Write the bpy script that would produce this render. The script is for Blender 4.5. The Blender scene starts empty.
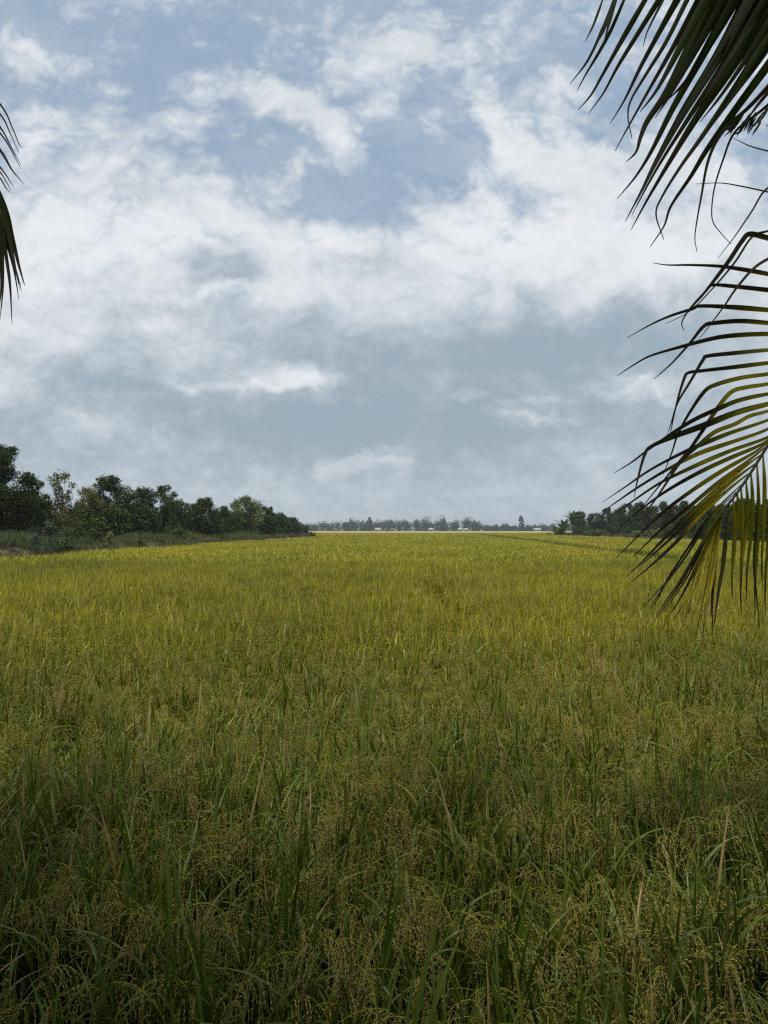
import bpy, math, random
import numpy as np
from mathutils import Vector, Euler, Matrix

R = math.radians
sc = bpy.context.scene

# ------------------------------------------------------------------ camera
F = 710.0                      # focal length in picture heights of 1024
CAM = Vector((0.0, 0.0, 2.05))
PITCH = math.atan(18 / F)
cd = bpy.data.cameras.new('camera')
cam = bpy.data.objects.new('camera', cd)
sc.collection.objects.link(cam)
cd.sensor_fit = 'VERTICAL'
cd.sensor_height = 34.6
cd.lens = 34.6 * F / 1024
cd.clip_start = 0.05
cd.clip_end = 6000
cam.location = CAM
cam.rotation_euler = (R(90) + PITCH, 0, 0)
sc.camera = cam

# ------------------------------------------------------------------ light and exposure
SUN_EL, SUN_AZ = R(72), R(192)     # sun high, a little behind and to the left of the photographer
SUN_STRENGTH, SUN_ANGLE = 3.9, R(12)
SKY_STRENGTH = 0.10
EXPOSURE = 0.07
sc.view_settings.view_transform = 'Standard'
sc.view_settings.look = 'None'
sc.view_settings.gamma = 1
sc.view_settings.exposure = EXPOSURE
sc.view_settings.use_curve_mapping = False

sd = bpy.data.lights.new('sun', 'SUN')
sd.energy = SUN_STRENGTH
sd.angle = SUN_ANGLE
sd.color = (1.0, 0.95, 0.86)
sun = bpy.data.objects.new('sun', sd)
sc.collection.objects.link(sun)
sdir = Vector((math.sin(SUN_AZ) * math.cos(SUN_EL), math.cos(SUN_AZ) * math.cos(SUN_EL), math.sin(SUN_EL)))
sun.rotation_euler = sdir.to_track_quat('Z', 'Y').to_euler()
sun.location = (0, 0, 60)

sc.render.engine = 'CYCLES'
sc.cycles.use_denoising = False
sc.cycles.max_bounces = 8
sc.cycles.diffuse_bounces = 3
sc.cycles.glossy_bounces = 2
sc.cycles.transmission_bounces = 4
sc.cycles.volume_bounces = 0
sc.cycles.use_adaptive_sampling = False
sc.cycles.filter_width = 1.3

# ------------------------------------------------------------------ node helpers
SKYT = [None]
class NT:
    def __init__(s, tree):
        s.t = tree; s.n = tree.nodes; s.l = tree.links
        s.n.clear()
    def new(s, typ, **kw):
        nd = s.n.new(typ)
        for k, v in kw.items():
            setattr(nd, k, v)
        return nd
    def put(s, sock, v):
        if isinstance(v, bpy.types.NodeSocket):
            s.l.new(v, sock)
        elif v is not None:
            sock.default_value = v
    def math(s, op, a, b=None, c=None, clamp=False):
        nd = s.new('ShaderNodeMath', operation=op, use_clamp=clamp)
        s.put(nd.inputs[0], a)
        if b is not None: s.put(nd.inputs[1], b)
        if c is not None: s.put(nd.inputs[2], c)
        return nd.outputs[0]
    def vmath(s, op, a, b=None, scale=None):
        nd = s.new('ShaderNodeVectorMath', operation=op)
        s.put(nd.inputs[0], a)
        if b is not None: s.put(nd.inputs[1], b)
        if scale is not None: s.put(nd.inputs['Scale'], scale)
        return nd.outputs[0]
    def mix(s, f, a, b, mode='MIX'):
        nd = s.new('ShaderNodeMix', data_type='RGBA', blend_type=mode)
        s.put(nd.inputs[0], f); s.put(nd.inputs[6], a); s.put(nd.inputs[7], b)
        return nd.outputs[2]
    def ss(s, v, lo, hi, a=0.0, b=1.0):
        nd = s.new('ShaderNodeMapRange', interpolation_type='SMOOTHSTEP')
        s.put(nd.inputs[0], v)
        for i, x in zip((1, 2, 3, 4), (lo, hi, a, b)): nd.inputs[i].default_value = x
        return nd.outputs[0]
    def noise(s, vec, scale, detail=4, rough=0.5, dist=0.0, color=False, lac=2.0):
        nd = s.new('ShaderNodeTexNoise')
        if vec is not None: s.put(nd.inputs['Vector'], vec)
        nd.inputs['Scale'].default_value = scale
        nd.inputs['Detail'].default_value = detail
        nd.inputs['Roughness'].default_value = rough
        nd.inputs['Distortion'].default_value = dist
        nd.inputs['Lacunarity'].default_value = lac
        if s is SKYT[0]: nd.noise_dimensions = '2D'
        return nd.outputs[1 if color else 0]

def rgb(r, g, b): return (r, g, b, 1.0)

# ------------------------------------------------------------------ sky
world = bpy.data.worlds.new('World')
sc.world = world
world.use_nodes = True
w = NT(world.node_tree)
SKYT[0] = w
out = w.new('ShaderNodeOutputWorld')
bg = w.new('ShaderNodeBackground')
bg.inputs[1].default_value = SKY_STRENGTH
w.l.new(bg.outputs[0], out.inputs[0])
sky = w.new('ShaderNodeTexSky', sky_type='NISHITA', sun_disc=False)
sky.sun_elevation = SUN_EL
sky.sun_rotation = SUN_AZ
sky.air_density = 1.0
sky.dust_density = 1.5
sky.ozone_density = 1.0

tc = w.new('ShaderNodeTexCoord')
sep = w.new('ShaderNodeSeparateXYZ')
w.l.new(tc.outputs['Generated'], sep.inputs[0])
X, Y, Z = sep.outputs
Ya = w.math('MAXIMUM', w.math('ABSOLUTE', Y), 0.12)
U = w.math('DIVIDE', X, Ya)
V = w.math('DIVIDE', Z, Ya)
comb = w.new('ShaderNodeCombineXYZ')
w.put(comb.inputs[0], U); w.put(comb.inputs[1], V)
uv = comb.outputs[0]
# cloud-deck plane: streaks flatten towards the horizon
Zp = w.math('ADD', w.math('MAXIMUM', Z, 0.0), 0.16)
comb2 = w.new('ShaderNodeCombineXYZ')
w.put(comb2.inputs[0], w.math('DIVIDE', X, Zp)); w.put(comb2.inputs[1], w.math('DIVIDE', Y, Zp))
deck = comb2.outputs[0]

def warp(vec, scale, amt, detail=5):
    nz = w.noise(vec, scale, detail, 0.6, color=True)
    return w.vmath('ADD', vec, w.vmath('SCALE', w.vmath('SUBTRACT', nz, (0.5, 0.5, 0.5)), scale=amt))
uvw = warp(warp(uv, 3.0, 0.10), 9.0, 0.085, 8)

def blob_sum(blobs, vec, start=0.0):
    """blobs: (px, py, half width, half height, degrees, weight) in degrees of the photograph's field"""
    acc = start
    for (px, py, sx, sy, rot, wt) in blobs:
        mp = w.new('ShaderNodeMapping', vector_type='TEXTURE')
        mp.inputs['Location'].default_value = ((px - 384) / F, (530 - py) / F, 0)
        mp.inputs['Rotation'].default_value = (0, 0, R(-rot))
        mp.inputs['Scale'].default_value = (sx / F, sy / F, 1)
        w.put(mp.inputs['Vector'], vec)
        g = w.new('ShaderNodeTexGradient', gradient_type='SPHERICAL')
        w.l.new(mp.outputs[0], g.inputs[0])
        acc = w.math('MULTIPLY_ADD', g.outputs[1], wt, acc)
    return acc

cover = blob_sum([
    # white clouds in the blue part
    (262, 88, 95, 30, 14, 1.15), (330, 125, 75, 26, 42, 1.1), (287, 168, 42, 20, -32, 0.9),
    (395, 50, 62, 55, 25, 1.2), (425, 45, 60, 25, 10, 0.7), (375, 95, 25, 25, 0, 0.4),
    (480, 95, 45, 28, 50, 0.9), (500, 130, 50, 28, 50, 1.0), (545, 72, 60, 26, -10, 1.1), (560, 100, 60, 24, 0, 0.5),
    (35, 48, 62, 22, 22, 0.75), (270, 5, 40, 18, 0, 0.5), (260, 35, 30, 14, 0, 0.35), (520, 8, 120, 28, -8, 0.6),
    (110, 130, 90, 45, 10, 0.75), (20, 120, 90, 60, 20, 0.55), (190, 128, 50, 20, 0, 0.5),
    (60, 200, 190, 60, 0, 1.1), (210, 195, 130, 45, 12, 0.75),
    # the bank of cloud
    (560, 175, 120, 80, 10, 1.3), (640, 150, 120, 60, 0, 0.9), (455, 205, 60, 45, -30, 1.0), (700, 200, 160, 90, 0, 1.0),
    (740, 40, 140, 90, 0, 0.7),
    # clear gaps
    (330, 188, 80, 24, 8, -0.9), (400, 160, 80, 38, 30, -0.7), (490, 170, 45, 30, 50, -0.55), (655, 210, 70, 20, -10, -0.45),
    (605, 120, 50, 20, 15, -0.6), (200, 40, 150, 40, 0, -0.3), (300, 205, 80, 14, 8, -0.3),
], uvw)
edge = w.ss(V, (530 - 190) / F, (530 - 262) / F)
cover = w.math('MULTIPLY_ADD', edge, 1.15, cover)
def puffs(vec, octs):
    """rounded heads with creases between them"""
    acc = 0.0
    for sc_, am in octs:
        n_ = w.noise(vec, sc_, 0, 0.5)
        acc = w.math('MULTIPLY_ADD', w.math('ABSOLUTE', w.math('SUBTRACT', n_, 0.5)), am, acc)
    return acc
uvs = w.vmath('MULTIPLY', warp(uv, 7.0, 0.05, 6), (1.0, 1.4, 1.0))
pf = w.math('SUBTRACT', puffs(uvs, ((9.0, 2.2), (21.0, 1.5), (47.0, 0.9))), 0.62)
nz5 = w.noise(w.vmath('MULTIPLY', uvw, (1.0, 1.9, 1.0)), 21.0, 10, 0.68)
nz1 = w.noise(deck, 2.2, 10, 0.62, 0.3)
nz2 = w.noise(uvw, 8.0, 12, 0.70)
cover = w.math('MULTIPLY_ADD', w.math('SUBTRACT', nz1, 0.5), 0.6, cover)
cover = w.math('MULTIPLY_ADD', w.math('SUBTRACT', nz2, 0.5), 1.3, cover)
cover = w.math('MULTIPLY_ADD', pf, 0.55, cover)
cover = w.math('MULTIPLY_ADD', w.math('SUBTRACT', nz5, 0.5), 1.1, cover)
cover = w.math('ADD', cover, 0.02)
c_mask = w.ss(cover, -0.28, 1.1)
veil = w.math('MULTIPLY', w.ss(w.noise(w.vmath('MULTIPLY', uvw, (1.0, 2.2, 1.0)), 5.0, 9, 0.6), 0.42, 0.74), 0.24)
c_mask = w.math('MAXIMUM', c_mask, veil)

shade = blob_sum([
    (205, 268, 75, 22, 5, 0.75), (230, 285, 60, 14, 0, 0.4), (90, 385, 110, 40, 10, 0.6), (130, 350, 60, 30, 60, 0.35),
    (470, 325, 230, 55, -4, 0.85), (560, 345, 200, 45, -8, 0.7), (420, 385, 220, 45, 0, 0.9), (320, 345, 150, 30, 0, 0.45),
    (650, 400, 180, 50, 0, 0.5), (250, 430, 330, 55, 0, 0.6), (480, 440, 300, 50, 0, 0.7), (600, 270, 90, 25, -10, 0.35),
    (640, 330, 120, 30, 0, 0.4), (390, 250, 60, 20, 0, 0.3), (200, 320, 120, 25, 0, 0.3), (740, 330, 110, 70, 0, 0.5),
    (30, 440, 120, 60, 0, 0.3), (130, 250, 130, 14, 10, 0.25),
    # lit cloud faces
    (305, 376, 62, 20, -4, -1.05), (250, 384, 40, 12, 0, -0.35), (190, 386, 90, 9, -3, -0.5), (352, 470, 42, 15, -12, -0.9), (385, 458, 40, 16, 0, -0.8),
    (150, 330, 150, 16, 0, -0.3), (110, 335, 230, 70, 0, 0.2), (300, 310, 120, 50, 0, 0.25), (70, 425, 55, 14, -5, -0.5), (670, 380, 60, 22, 0, -0.7), (535, 412, 60, 14, 0, -0.8),
    (540, 395, 40, 10, 0, -0.5), (470, 395, 40, 12, 0, -0.45), (520, 235, 160, 40, 0, -0.6), (650, 265, 110, 30, -12, -0.6),
    (215, 300, 70, 12, 0, -0.4), (60, 240, 160, 60, 0, -0.6), (330, 235, 120, 24, 6, -0.7), (340, 300, 130, 30, 0, -0.5),
], uvw)
low = w.ss(V, (530 - 300) / F, (530 - 430) / F)
shade = w.math('MULTIPLY_ADD', low, 0.42, shade)
nz3 = w.noise(deck, 1.3, 8, 0.58, 0.2)
nz4 = w.noise(uvw, 6.0, 12, 0.68)
shade = w.math('MULTIPLY_ADD', w.math('SUBTRACT', nz3, 0.5), 0.8, shade)
shade = w.math('MULTIPLY_ADD', w.math('SUBTRACT', nz4, 0.5), 1.0, shade)
shade = w.math('MULTIPLY_ADD', pf, -0.35, shade)
shade = w.math('MULTIPLY_ADD', w.math('SUBTRACT', nz5, 0.5), 0.65, shade)
s_mask = w.ss(shade, -0.65, 1.25)

K = 10.0   # cloud radiance is given for a background strength of 0.1
def kc(r, g, b): return rgb(r * K, g * K, b * K)
blue = w.mix(0.85, sky.outputs[0], kc(0.33, 0.435, 0.565))
cloud = w.mix(s_mask, kc(0.80, 0.825, 0.85), kc(0.315, 0.40, 0.468))
# small bright crests where the clouds are thickest
col = w.mix(w.math('MULTIPLY', c_mask, 0.97), blue, cloud)
hz = w.ss(V, 0.16, 0.0)
col = w.mix(w.math('MULTIPLY', hz, 0.55), col, kc(0.41, 0.485, 0.535))
w.l.new(col, bg.inputs[0])

# ------------------------------------------------------------------ mesh helpers
class MB:
    """collects vertices, quads/tris and a tint per vertex; build() links them as ONE mesh object"""
    def __init__(s):
        s.v, s.f, s.t, s.m, s.n = [], [], [], [], 0
    def add(s, verts, faces, tint=(0, 0, 0), mat=0):
        verts = np.asarray(verts, float).reshape(-1, 3)
        k = len(verts)
        tt = np.asarray(tint, float)
        if tt.ndim == 1: tt = np.tile(tt, (k, 1))
        s.v.append(verts); s.t.append(tt)
        for fc in faces:
            fc = np.asarray(fc, int)
            s.f.append(fc + s.n); s.m.append(np.full(len(fc), mat))
        s.n += k
    def mesh(s, name, mats):
        me = bpy.data.meshes.new(name)
        v = np.concatenate(s.v); t = np.concatenate(s.t)
        loops = np.concatenate([f.ravel() for f in s.f]).astype(np.int32)
        tot = np.concatenate([np.full(len(f), f.shape[1]) for f in s.f]).astype(np.int32)
        mi = np.concatenate(s.m).astype(np.int32)
        st = np.concatenate([[0], np.cumsum(tot)[:-1]]).astype(np.int32)
        me.vertices.add(len(v)); me.vertices.foreach_set('co', v.ravel())
        me.loops.add(len(loops)); me.loops.foreach_set('vertex_index', loops)
        me.polygons.add(len(tot)); me.polygons.foreach_set('loop_start', st)
        me.polygons.foreach_set('loop_total', tot)
        for m in mats: me.materials.append(m)
        me.polygons.foreach_set('material_index', mi)
        at = me.attributes.new('tint', 'FLOAT_VECTOR', 'POINT')
        at.data.foreach_set('vector', t.ravel())
        me.update(calc_edges=True)
        return me
    def build(s, name, mats, parent=None, loc=None, smooth=False):
        me = s.mesh(name, mats if isinstance(mats, (list, tuple)) else [mats])
        if smooth: me.polygons.foreach_set('use_smooth', np.ones(len(me.polygons), bool))
        o = bpy.data.objects.new(name, me)
        sc.collection.objects.link(o)
        if parent is not None: o.parent = parent
        if loc is not None: o.location = loc
        return o

def tag(o, label=None, cat=None, group=None, kind=None):
    if label: o['label'] = label
    if cat: o['category'] = cat
    if group: o['group'] = group
    if kind: o['kind'] = kind
    return o

def empty(name, loc, rz=0):
    o = bpy.data.objects.new(name, None)
    sc.collection.objects.link(o)
    o.location = loc; o.rotation_euler = (0, 0, rz); o.empty_display_size = 0.3
    return o

def norm(a): return a / np.maximum(np.linalg.norm(a, axis=-1, keepdims=True), 1e-9)

def catmull(pts, per=5):
    p = np.asarray(pts, float)
    p = np.vstack([2 * p[0] - p[1], p, 2 * p[-1] - p[-2]])
    o = []
    for i in range(1, len(p) - 2):
        for t in np.linspace(0, 1, per, endpoint=False):
            a, b, c, d = p[i - 1], p[i], p[i + 1], p[i + 2]
            o.append(0.5 * (2 * b + (c - a) * t + (2 * a - 5 * b + 4 * c - d) * t * t + (3 * b - a - 3 * c + d) * t ** 3))
    o.append(p[-2])
    return np.array(o)

def tube(mb, pts, rad, sides=6, tint=(0, 0, 0), mat=0):
    pts = np.asarray(pts, float); n = len(pts)
    rad = np.broadcast_to(np.asarray(rad, float), (n,))
    tan = norm(np.gradient(pts, axis=0))
    ref = np.array([0.31, 0.95, 0.05]) if abs(tan[0][2]) > 0.7 else np.array([0, 0, 1.0])
    s = norm(np.cross(tan, ref)); u = np.cross(s, tan)
    a = np.linspace(0, 2 * math.pi, sides, endpoint=False)
    ring = pts[:, None] + rad[:, None, None] * (np.cos(a)[None, :, None] * s[:, None] + np.sin(a)[None, :, None] * u[:, None])
    idx = np.arange(n * sides).reshape(n, sides)
    q = np.stack([idx[:-1], np.roll(idx[:-1], -1, 1), np.roll(idx[1:], -1, 1), idx[1:]], -1).reshape(-1, 4)
    mb.add(ring.reshape(-1, 3), [q], tint, mat)

def ribbon(mb, pts, wid, side, fold=0.25, tint=(0, 0, 0), mat=0, flat=False, edge=0.0):
    """a leaf blade: V-folded (3 vertices across) or flat (2 across)"""
    pts = np.asarray(pts, float); n = len(pts)
    wid = np.asarray(wid, float)
    tan = norm(np.gradient(pts, axis=0))
    side = np.asarray(side, float)
    if side.ndim == 1: side = np.tile(side, (n, 1))
    side = norm(side - tan * np.sum(side * tan, 1, keepdims=True))
    nor = np.cross(side, tan)
    L = pts - side * wid[:, None] / 2; Rr = pts + side * wid[:, None] / 2
    tt = np.asarray(tint, float)
    if flat:
        vs = np.stack([L, Rr], 1).reshape(-1, 3)
        i = np.arange(n - 1) * 2
        q = np.stack([i, i + 1, i + 3, i + 2], -1)
        k = 2
        fs = [q]
    else:
        M = pts - nor * wid[:, None] * fold
        vs = np.stack([L, M, Rr], 1).reshape(-1, 3)
        i = np.arange(n - 1) * 3
        fs = [np.stack([i, i + 1, i + 4, i + 3], -1), np.stack([i + 1, i + 2, i + 5, i + 4], -1)]
        k = 3
    if tt.ndim == 2: tt = np.repeat(tt, k, axis=0)
    if edge and k == 3 and tt.ndim == 2:          # fold shading painted along one margin, and a paler midrib
        tt[0::3, 1] = np.clip(tt[0::3, 1] + edge, 0, 1); tt[1::3, 2] = np.clip(tt[1::3, 2] + 0.5, 0, 1)
    mb.add(vs, fs, tt, mat)

def spindles(mb, c, d, length, rad, tint, mat=0, sides=4, rng=None):
    """little closed grains: centres c, directions d"""
    c = np.asarray(c, float); d = norm(np.asarray(d, float)); n = len(c)
    ref = np.tile(np.array([0.3, 0.2, 0.93]), (n, 1))
    s = norm(np.cross(d, ref)); u = np.cross(s, d)
    length = np.broadcast_to(length, (n,)); rad = np.broadcast_to(rad, (n,))
    a = np.linspace(0, 2 * math.pi, sides, endpoint=False)
    ring = c[:, None] + rad[:, None, None] * (np.cos(a)[None, :, None] * s[:, None] + np.sin(a)[None, :, None] * u[:, None])
    A = (c - d * length[:, None] / 2)[:, None]; B = (c + d * length[:, None] / 2)[:, None]
    vs = np.concatenate([A, ring, B], 1)
    k = sides + 2
    f = []
    for j in range(sides):
        f.append([0, 1 + (j + 1) % sides, 1 + j]); f.append([k - 1, 1 + j, 1 + (j + 1) % sides])
    f = (np.array(f)[None] + (np.arange(n) * k)[:, None, None]).reshape(-1, 3)
    tt = np.asarray(tint, float)
    if tt.ndim == 2: tt = np.repeat(tt, k, axis=0)
    mb.add(vs.reshape(-1, 3), [f], tt, mat)

# ------------------------------------------------------------------ materials
def material(name):
    m = bpy.data.materials.new(name); m.use_nodes = True
    return m, NT(m.node_tree)

def leafy(name, colfn, rough=0.55, trans=0.3, tcol=(1.1, 1.15, 0.6), spec=0.3):
    m, t = material(name)
    o = t.new('ShaderNodeOutputMaterial')
    c = colfn(t)
    p = t.new('ShaderNodeBsdfPrincipled')
    t.put(p.inputs['Base Color'], c); p.inputs['Roughness'].default_value = rough
    p.inputs['Specular IOR Level'].default_value = spec
    tr = t.new('ShaderNodeBsdfTranslucent')
    t.put(tr.inputs[0], t.mix(1.0, c, rgb(*tcol), 'MULTIPLY'))
    mx = t.new('ShaderNodeMixShader'); mx.inputs[0].default_value = trans
    t.l.new(p.outputs[0], mx.inputs[1]); t.l.new(tr.outputs[0], mx.inputs[2])
    t.l.new(mx.outputs[0], o.inputs[0])
    return m

def solid(name, colfn, rough=0.8, spec=0.2, bump=None):
    m, t = material(name)
    o = t.new('ShaderNodeOutputMaterial')
    p = t.new('ShaderNodeBsdfPrincipled')
    t.put(p.inputs['Base Color'], colfn(t)); p.inputs['Roughness'].default_value = rough
    p.inputs['Specular IOR Level'].default_value = spec
    if bump:
        b = t.new('ShaderNodeBump'); b.inputs['Strength'].default_value = bump[1]; b.inputs['Distance'].default_value = bump[2]
        t.put(b.inputs['Height'], t.noise(pos(t), bump[0], 6, 0.6)); t.l.new(b.outputs[0], p.inputs['Normal'])
    t.l.new(p.outputs[0], o.inputs[0])
    return m

def pos(t): return t.new('ShaderNodeNewGeometry').outputs['Position']
def tintxyz(t):
    a = t.new('ShaderNodeAttribute', attribute_name='tint')
    s = t.new('ShaderNodeSeparateXYZ'); t.l.new(a.outputs['Vector'], s.inputs[0])
    return s.outputs
def orand(t): return t.new('ShaderNodeObjectInfo').outputs['Random']

def ripeness(t):
    """real patches of riper and greener crop across the field; the field beyond 190 m is a riper one"""
    p = pos(t)
    sp = t.new('ShaderNodeSeparateXYZ'); t.l.new(p, sp.inputs[0])
    fl = t.new('ShaderNodeCombineXYZ'); t.l.new(sp.outputs[0], fl.inputs[0]); t.put(fl.inputs[1], t.math('MULTIPLY', sp.outputs[1], 0.6))
    n1 = t.noise(fl.outputs[0], 0.11, 3, 0.5)
    n2 = t.noise(fl.outputs[0], 0.9, 3, 0.6)
    r = t.math('ADD', t.math('MULTIPLY', t.math('SUBTRACT', n1, 0.5), 2.2), t.math('MULTIPLY', t.math('SUBTRACT', n2, 0.5), 1.1))
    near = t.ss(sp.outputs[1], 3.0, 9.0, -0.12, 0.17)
    far = t.ss(sp.outputs[1], 185.0, 215.0)
    # drainage furrow on the right, greener
    fx = t.math('ABSOLUTE', t.math('SUBTRACT', sp.outputs[0], t.math('MULTIPLY_ADD', sp.outputs[1], 0.085, 9.6)))
    fur = t.math('MULTIPLY', t.ss(fx, 1.3, 0.3), t.ss(sp.outputs[1], 20, 30))
    return t.math('ADD', r, near), far, fur

def c_rice_leaf(t):
    x, y, z = tintxyz(t)
    rip, far, fur = ripeness(t)
    f = t.math('ADD', t.math('ADD', x, t.math('MULTIPLY', t.math('SUBTRACT', orand(t), 0.5), 0.35)), rip, clamp=True)
    f = t.math('MULTIPLY_ADD', fur, -0.8, f, clamp=True)
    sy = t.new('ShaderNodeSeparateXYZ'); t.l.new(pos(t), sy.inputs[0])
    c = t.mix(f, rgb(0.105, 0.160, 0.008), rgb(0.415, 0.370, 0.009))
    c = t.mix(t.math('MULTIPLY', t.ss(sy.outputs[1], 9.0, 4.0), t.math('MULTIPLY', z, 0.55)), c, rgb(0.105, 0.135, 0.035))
    c = t.mix(t.ss(sy.outputs[1], 3.4, 1.8, 0.0, 0.55), c, rgb(0.045, 0.080, 0.012))  # nearest strip painted darker green to stand in for shade
    c = t.mix(t.math('MULTIPLY', fur, 0.75), c, rgb(0.045, 0.085, 0.008))
    c = t.mix(y, c, rgb(0.36, 0.24, 0.10))          # dry straw leaves
    c = t.mix(t.math('MULTIPLY', far, 0.6), c, rgb(0.46, 0.38, 0.12))
    return t.mix(1.0, c, t.mix(z, rgb(0.62, 0.62, 0.62), rgb(1.25, 1.25, 1.25)), 'MULTIPLY')

def c_panicle(t):
    x, y, z = tintxyz(t)
    rip, far, fur = ripeness(t)
    f = t.math('ADD', x, t.math('MULTIPLY', rip, 0.8), clamp=True)
    f = t.math('MULTIPLY_ADD', fur, -0.8, f, clamp=True)
    c = t.mix(f, rgb(0.26, 0.265, 0.03), rgb(0.44, 0.38, 0.045))
    c = t.mix(t.math('MULTIPLY', fur, 0.75), c, rgb(0.060, 0.095, 0.012))
    c = t.mix(y, c, t.mix(f, rgb(0.25, 0.22, 0.08), rgb(0.44, 0.31, 0.12)))
    c = t.mix(t.math('MULTIPLY', far, 0.6), c, rgb(0.48, 0.39, 0.14))
    return t.mix(1.0, c, t.mix(z, rgb(0.75, 0.75, 0.75), rgb(1.2, 1.2, 1.2)), 'MULTIPLY')

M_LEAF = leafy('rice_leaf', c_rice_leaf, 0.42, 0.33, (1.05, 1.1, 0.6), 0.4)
M_PAN = leafy('rice_panicle', c_panicle, 0.7, 0.15, (1, 1, 0.8), 0.15)
def c_soil(t):
    n = t.noise(pos(t), 1.3, 8, 0.6)
    return t.mix(n, rgb(0.035, 0.026, 0.016), rgb(0.11, 0.085, 0.05))
M_SOIL = solid('wet_soil', c_soil, 0.85, 0.2, (9.0, 0.6, 0.08))
def c_canopy(t):
    rip, far, fur = ripeness(t)
    f = t.math('ADD', rip, 0.45, clamp=True)
    c = t.mix(f, rgb(0.14, 0.19, 0.02), rgb(0.37, 0.32, 0.04))
    return t.mix(t.math('MULTIPLY', far, 0.75), c, rgb(0.42, 0.34, 0.11))
M_CANOPY = solid('rice_canopy', c_canopy, 0.9, 0.05, (0.8, 0.8, 0.5))
def c_bank(t):
    n = t.noise(pos(t), 0.25, 7, 0.65); n2 = t.noise(pos(t), 3.0, 4, 0.6)
    c = t.mix(t.ss(n, 0.4, 0.62), rgb(0.060, 0.080, 0.032), rgb(0.135, 0.105, 0.065))
    return t.mix(t.math('MULTIPLY', n2, 0.5), c, rgb(0.06, 0.05, 0.03))
M_BANK = solid('bank_earth', c_bank, 0.9, 0.1, (2.0, 0.7, 0.2))

def foliage(name, dark, light, trans=0.22):
    def c(t):
        x, y, z = tintxyz(t)
        n = t.noise(pos(t), 0.5, 3, 0.5)
        f = t.math('ADD', x, t.math('MULTIPLY', t.math('SUBTRACT', n, 0.5), 0.7), clamp=True)
        cc = t.mix(f, rgb(*dark), rgb(*light))
        return t.mix(y, cc, rgb(0.20, 0.115, 0.045))
    return leafy(name, c, 0.65, trans, (1.1, 1.15, 0.5), 0.08)
M_DARK = foliage('dark_leaves', (0.018, 0.034, 0.007), (0.062, 0.090, 0.020))
M_MID = foliage('mid_leaves', (0.030, 0.060, 0.014), (0.075, 0.115, 0.030))
M_PALE = foliage('pale_leaves', (0.085, 0.115, 0.040), (0.20, 0.23, 0.095))
M_OLIVE = foliage('olive_leaves', (0.070, 0.075, 0.025), (0.19, 0.18, 0.075))
M_BLUISH = foliage('bluish_leaves', (0.030, 0.055, 0.035), (0.085, 0.12, 0.085))
M_BRUSH = foliage('brush_leaves', (0.050, 0.080, 0.028), (0.12, 0.145, 0.065))
def c_bark(t):
    n = t.noise(pos(t), 6.0, 6, 0.65)
    return t.mix(n, rgb(0.06, 0.045, 0.032), rgb(0.20, 0.165, 0.13))
M_BARK = solid('bark', c_bark, 0.9, 0.1, (14.0, 0.6, 0.03))

def c_frond(t):
    # x: yellowing, painted backlit dark below zero, y: dry and dark, z: random
    x, y, z = tintxyz(t)
    p = pos(t)
    n = t.noise(p, 9.0, 4, 0.6); n2 = t.noise(p, 60.0, 3, 0.6)
    f = t.math('ADD', x, t.math('MULTIPLY', t.math('SUBTRACT', n, 0.5), 1.5), clamp=True)
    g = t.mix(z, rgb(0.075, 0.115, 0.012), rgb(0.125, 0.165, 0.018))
    g = t.mix(t.ss(x, -0.05, -0.25), g, t.mix(z, rgb(0.012, 0.020, 0.004), rgb(0.022, 0.036, 0.006)))  # silhouette dark of backlit fronds put into the leaf colour
    c = t.mix(f, g, rgb(0.46, 0.35, 0.03))
    c = t.mix(t.ss(t.math('ADD', n2, t.math('MULTIPLY', x, 0.15)), 0.72, 0.80), c, rgb(0.10, 0.055, 0.02))
    return t.mix(y, c, rgb(0.028, 0.022, 0.017))
M_FROND = leafy('palm_leaflet', c_frond, 0.65, 0.45, (1.15, 1.1, 0.35), 0.06)
def c_rachis(t):
    n = t.noise(pos(t), 20.0, 4, 0.6)
    return t.mix(n, rgb(0.025, 0.022, 0.012), rgb(0.07, 0.06, 0.025))
M_RACHIS = solid('palm_rachis', c_rachis, 0.5, 0.4)
def c_trunk(t):
    s = t.new('ShaderNodeSeparateXYZ'); t.l.new(pos(t), s.inputs[0])
    ring = t.math('FRACT', t.math('MULTIPLY', s.outputs[2], 9.0))
    n = t.noise(pos(t), 12.0, 6, 0.6)
    c = t.mix(n, rgb(0.12, 0.10, 0.08), rgb(0.27, 0.24, 0.20))
    return t.mix(t.ss(ring, 0.15, 0.0, 0.0, 0.6), c, rgb(0.05, 0.04, 0.03))
M_TRUNK = solid('palm_trunk', c_trunk, 0.9, 0.1, (20.0, 0.5, 0.02))

# ------------------------------------------------------------------ ground
def smooth(x, a, b):
    t = np.clip((x - a) / (b - a), 0, 1); return t * t * (3 - 2 * t)
def lbank(y): return -15.4 + 0.045 * np.clip(np.asarray(y, float) - 32, 0, 48)                       # foot of the left bank
def rbank(y): return 30.6 + 0.052 * np.clip(y, 0, 400)
def ground_z(x, y):
    x = np.asarray(x, float); y = np.asarray(y, float)
    wob = 0.12 * np.sin(x * 0.9 + y * 0.35) + 0.1 * np.sin(y * 0.8 + 1.0) * np.cos(x * 0.5)
    l = smooth(lbank(y) - x, 0.2, 3.0) * (1 - smooth(y, 140, 150)) * (1.25 + wob)
    r = smooth(x - rbank(y), 0.2, 3.0) * (1 - smooth(y, 168, 178)) * (0.95 + wob)
    d = smooth(-y, -0.95, -0.45) * (0.42 + 0.15 * wob)
    return np.maximum(np.maximum(l, r), d)

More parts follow.
